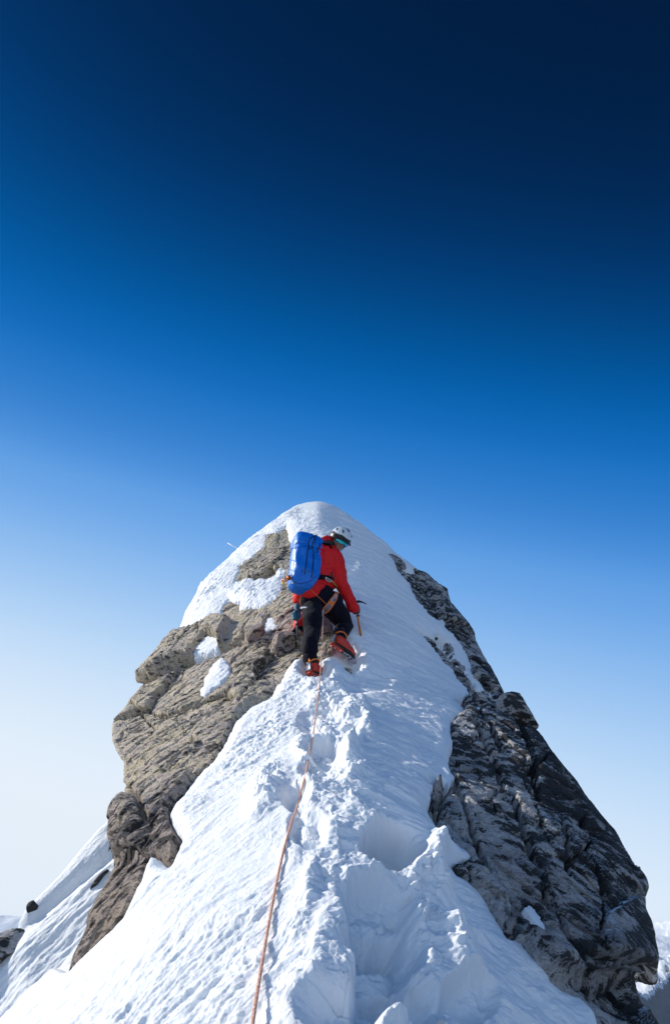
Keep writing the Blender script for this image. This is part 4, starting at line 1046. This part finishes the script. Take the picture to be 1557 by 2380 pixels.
# ---- orange axe head strapped to the pack
c0 = cl(335, 838, 4.50); c1 = cl(178, 918, 4.52); a0 = (c1 - c0).normalized()
st = tag(empty('ice_hammer', c0), 'orange metal tool with yellow tip strapped to the lower left side of the backpack', 'ice tool')
bm = bmesh.new(); n0 = CAM_BACK; u0 = a0.cross(n0).normalized()
for s in (-1, 1): add_tube(bm, [c0 + u0 * s * .014 - CAM_BACK * .05, c0 + u0 * s * .014, c0 + a0 * .075 + u0 * s * .016, c0 + a0 * .15 + u0 * s * .006], .005, 8)
for k in range(6): add_tube(bm, [c0 + a0 * (.02 + k * .024) - u0 * .012, c0 + a0 * (.02 + k * .024) + u0 * .012], .0035, 8)
own(st, done('slotted_arm', bm, ORANGE))
bm = bmesh.new(); add_ball(bm, c0 + a0 * .062, (.022, .022, .030)); add_ball(bm, c0 + a0 * .004, (.018, .018, .018)); own(st, done('head_block', bm, simple('burnt_orange_metal', (.45, .10, .03), .35, .6, var=(50, .7))))
bm = bmesh.new(); e0 = c1; e1 = cl(205, 975, 4.52); add_tube(bm, [e0, e0.lerp(e1, .5), e1], [.007, .011, .009], 8, True, .45, CAM_BACK); own(st, done('tip', bm, YEL))
bm = bmesh.new(); rs = random.Random(4)
for k in range(9):
    p = cl(rs.uniform(270, 335), rs.uniform(890, 950), 4.50); add_box(bm, lay(tp, 275 + 55 * rs.random(), 885 + 60 * rs.random(), .003)[0], (.010, .004, .018), Matrix.Rotation(rs.uniform(-.6, .6), 3, 'Y'), .001)
done('snow_flakes', bm, WHITE_PL, pack)

# ---- second climber, crouching higher up behind the first one's leg
ry = vis_at(680, 1450).y - .22
S = lambda cx, cy, dY=0: cl(cx, cy + 45, ry + dY)
print('rock behind second', tuple(vis_at(690, 1490)), tuple(vis_at(680, 1430)))
p2 = tag(empty('person', S(470, 1560)), 'second climber in a red jacket crouching ahead, mostly hidden behind the first climber\'s left leg', 'person')
bm = bmesh.new(); chain(bm, [(S(470, 1420, .05), .09), (S(560, 1330, .12), .10), (S(650, 1280, .22), .06), (S(680, 1250, .24), .05)]); add_ball(bm, S(700, 1230, .26), (.07, .085, .09))
chain(bm, [(S(450, 1470, .05), .08), (S(400, 1515, .0), .06), (S(520, 1530, .10), .05)]); b2 = melt('body', bm, SKIN, p2, .009, 3)
bm = bmesh.new(); chain(bm, [(S(415, 1415, .03), .085), (S(480, 1400, .06), .115), (S(560, 1320, .13), .115), (S(640, 1280, .2), .08)]); chain(bm, [(S(405, 1390, .04), .06), (S(392, 1450, .0), .055)]); chain(bm, [(S(600, 1330, .12), .06), (S(560, 1450, .15), .05)]); melt('jacket', bm, RED, p2, .009, 4, folds=folds(10, .010, 21))
bm = bmesh.new(); chain(bm, [(S(480, 1475, .06), .100), (S(400, 1505, .0), .062), (S(350, 1530, -.01), .050)]); chain(bm, [(S(480, 1480, .06), .09), (S(560, 1520, .15), .07)]); melt('trousers', bm, BLACK, p2, .009, 4, folds=folds(10, .008, 25))
bm = bmesh.new(); chain(bm, [(S(345, 1520, -.01), .038), (S(322, 1552, -.0), .034), (S(300, 1556, .06), .028)]); bt2 = melt('boot', bm, RUBBER, p2, .007, 2)
bm = bmesh.new(); add_tube(bm, [S(330, 1480, -.04), S(318, 1500, -.04), S(322, 1520, -.045)], .006, 8); own(bt2, done('buckle', bm, STEEL))
bm = bmesh.new(); add_ball(bm, S(700, 1225, .26), (.10, .12, .10)); melt('helmet', bm, WHITE_P, p2, .008, 2)

# ---- rope from the harness down to the camera
rp = [(693, 1300, None)]
pts = [cl(700, 1300, 4.62), cl(700, 1400, 4.55), cl(692, 1600, 4.45), cl(682, 1850, 4.32)]
for (px, py, f) in ((746, 1560, .96), (741, 1610, .965), (733, 1690, .97), (722, 1760, .97), (708, 1820, .972), (694, 1865, .977), (683, 1898, .985), (672, 1925, .985), (662, 1960, .985), (650, 2010, .975), (637, 2075, .965), (622, 2160, .955), (608, 2240, .95), (596, 2320, .94), (586, 2380, .93), (572, 2480, .92), (555, 2620, .90), (530, 2820, .86)):
    p = snow_at(px, py); Yy = p.y * f
    if py > 1800 and py < 1990: pass
    pts.append(at(px, py, Yy))
# smooth the run
for it in range(3):
    pts = [pts[0]] + [(a + b * 2 + c) / 4 for a, b, c in zip(pts, pts[1:], pts[2:])] + [pts[-1]]
fine = []
for i in range(len(pts) - 1):
    p0, p1, p2_, p3 = pts[max(i - 1, 0)], pts[i], pts[i + 1], pts[min(i + 2, len(pts) - 1)]
    for k in range(14):
        t = k / 14; fine.append(.5 * ((2 * p1) + (p2_ - p0) * t + (2 * p0 - 5 * p1 + 4 * p2_ - p3) * t * t + (3 * p1 - p0 - 3 * p2_ + p3) * t ** 3))
fine.append(pts[-1])
def rope_mat():
    s = NT('rope_sheath'); m1 = s.n('ShaderNodeTexVoronoi', feature='F1'); m1.inputs['Scale'].default_value = 420; s.l(s.co, m1.inputs['Vector'])
    c = s.ramp(m1.outputs['Color'], [(.25, (.66, .24, .15)), (.5, (.78, .40, .28)), (.8, (.88, .66, .54))])
    s.set(Base_Color=c, Roughness=.8, Normal=s.bump(m1.outputs['Distance'], .8, .003)); return s.m
for i, p in enumerate(fine):                       # the rope lies on the snow, never in it
    if i < 40: continue
    dpx = p.z; x_, y_ = p.x / p.y, p.z / p.y; tt_ = (SP - y_ * CP) / (CP + y_ * SP)
    px_, py_ = 778.5 + 1190 * x_ * (CP + tt_ * SP), 1190 + 1190 * tt_
    if py_ > 2700: continue
    lim = vis_at(px_, py_, _trees[:1]).y - .018
    if p.y > lim: fine[i] = p * (lim / p.y)
for it in range(6): fine = [fine[0]] + [(a + b * 2 + c) / 4 for a, b, c in zip(fine, fine[1:], fine[2:])] + [fine[-1]]
bm = bmesh.new(); add_tube(bm, fine, .0042, 14)
tag(done('rope', bm, rope_mat()), 'thin salmon pink climbing rope running from the climber\'s harness down the snow', 'rope')
# ---- condensation trail far away in the sky
bm = bmesh.new(); A_, B_ = at(529, 1262, 9000.), at(562, 1280, 9000.); B2 = at(600, 1301, 9000.)
add_tube(bm, [A_, A_.lerp(B_, .5), B_, B2], [7, 11, 9, 8], 8)
def trail_mat():
    s = NT('condensation_trail'); s.set(Base_Color=(.9, .92, .95), Roughness=1.); s.b.inputs['Subsurface Weight'].default_value = 0; return s.m
tag(done('contrail', bm, trail_mat()), 'short thin white aircraft trail low in the sky left of the summit', 'contrail')
# ---------------------------------------------------------------- sky, sun, camera
SUN_EL, SUN_AZ = math.radians(31.5), math.radians(-78)     # azimuth from straight ahead, negative to the left
L = Vector((math.cos(SUN_EL) * math.sin(SUN_AZ), math.cos(SUN_EL) * math.cos(SUN_AZ), math.sin(SUN_EL)))
w = bpy.data.worlds.new('World'); scene.world = w; w.use_nodes = True
nt = w.node_tree; nt.nodes.clear()
def N(t, **k):
    x = nt.nodes.new(t)
    for a, b in k.items(): setattr(x, a, b)
    return x
out = N('ShaderNodeOutputWorld'); bg = N('ShaderNodeBackground'); nt.links.new(bg.outputs[0], out.inputs[0])
sky = N('ShaderNodeTexSky', sky_type='NISHITA'); sky.sun_disc = False; sky.sun_elevation = SUN_EL; sky.sun_rotation = SUN_AZ
sky.altitude = 4000; sky.air_density = 1.0; sky.dust_density = .3; sky.ozone_density = 2.0
tc = N('ShaderNodeTexCoord'); 
def dot(v):
    d = N('ShaderNodeVectorMath', operation='DOT_PRODUCT'); nt.links.new(tc.outputs['Generated'], d.inputs[0]); d.inputs[1].default_value = v; return d.outputs['Value']
def mth(op, a, b):
    x = N('ShaderNodeMath', operation=op)
    for s_, v_ in ((x.inputs[0], a), (x.inputs[1], b)):
        if isinstance(v_, (int, float)): s_.default_value = v_
        else: nt.links.new(v_, s_)
    return x.outputs[0]
xx = dot((1, 0, 0))
s_ = mth('ADD', mth('DIVIDE', dot((0, 0, 1)), mth('SQRT', mth('SUBTRACT', 1.0, mth('MULTIPLY', mth('MULTIPLY', xx, xx), .8)), 0)), mth('MULTIPLY', xx, mth('SUBTRACT', .31, mth('MULTIPLY', dot((0, 0, 1)), .25))))
ELEV_RAMP = [(-.15, (.76, .85, .95)), (0.0, (.79, .87, .96)), (.085, (.80, .885, .98)), (.206, (.69, .82, .97)), (.342, (.47, .68, .94)), (.485, (.23, .47, .86)), (.60, (.11, .34, .78)), (.67, (.046, .236, .655)), (.744, (.012, .175, .56)),
             (.795, (.003, .135, .46)), (.84, (.0002, .100, .36)), (.88, (.0002, .070, .26)), (.92, (.0003, .042, .172)), (.954, (.0003, .026, .108)), (.985, (.0003, .016, .068)), (1.02, (.0003, .010, .043)), (1.07, (.0003, .004, .018))]
lo, hi = ELEV_RAMP[0][0], ELEV_RAMP[-1][0]
mr = N('ShaderNodeMapRange'); mr.inputs['From Min'].default_value = lo; mr.inputs['From Max'].default_value = hi; nt.links.new(s_, mr.inputs[0])
cr = N('ShaderNodeValToRGB'); cr.color_ramp.interpolation = 'B_SPLINE'
e = cr.color_ramp.elements
while len(e) < len(ELEV_RAMP): e.new(.5)
for i, (p, c) in enumerate(ELEV_RAMP): e[i].position = (p - lo) / (hi - lo); e[i].color = (*c, 1)
nt.links.new(mr.outputs[0], cr.inputs[0])
mx = N('ShaderNodeMix', data_type='RGBA'); mx.inputs[0].default_value = .012
gain = N('ShaderNodeMix', data_type='RGBA', blend_type='MULTIPLY'); gain.inputs[0].default_value = 1; gain.inputs[7].default_value = (.1, .1, .1, 1)
nt.links.new(sky.outputs[0], gain.inputs[6])
nt.links.new(cr.outputs[0], mx.inputs[6]); nt.links.new(gain.outputs[2], mx.inputs[7])
nt.links.new(mx.outputs[2], bg.inputs[0]); bg.inputs[1].default_value = 1.0

sl_ = bpy.data.lights.new('sun', 'SUN'); sl_.energy = 4.7; sl_.angle = math.radians(.5); sl_.color = (1, .945, .85)
so = bpy.data.objects.new('sun', sl_); COL.objects.link(so); so.rotation_euler = (-L).to_track_quat('-Z', 'Y').to_euler(); so.location = (0, 0, 20)

cam = bpy.data.cameras.new('camera'); cam.sensor_fit = 'VERTICAL'; cam.sensor_height = 36; cam.lens = 18; cam.clip_start = .02; cam.clip_end = 60000
co = bpy.data.objects.new('camera', cam); COL.objects.link(co); co.location = (0, 0, 0)
co.rotation_euler = (math.pi / 2 + PITCH, 0, 0)
scene.camera = co
scene.view_settings.view_transform = 'Standard'; scene.view_settings.look = 'None'; scene.view_settings.exposure = 0; scene.view_settings.gamma = 1
scene.cycles.use_denoising = True; scene.cycles.max_bounces = 6; scene.cycles.diffuse_bounces = 2

# the far air: one even haze over the valleys, its top just above the summit
hz = bmesh.new(); bmesh.ops.create_cube(hz, size=1)
for v in hz.verts: v.co = Vector((v.co.x * 56000, v.co.y * 56000, -820 + v.co.z * 1680))
hme = bpy.data.meshes.new('haze'); hz.to_mesh(hme); hz.free()
hm = bpy.data.materials.new('haze'); hm.use_nodes = True; hm.node_tree.nodes.clear()
ho = hm.node_tree.nodes.new('ShaderNodeOutputMaterial'); hv = hm.node_tree.nodes.new('ShaderNodeVolumePrincipled')
hv.inputs['Color'].default_value = (.74, .87, 1, 1); hv.inputs['Density'].default_value = 2.8e-5; hv.inputs['Anisotropy'].default_value = .0
hm.node_tree.links.new(hv.outputs[0], ho.inputs['Volume'])
tag(link('haze', hme, hm), 'thin blue haze over the distant valleys', kind='stuff')
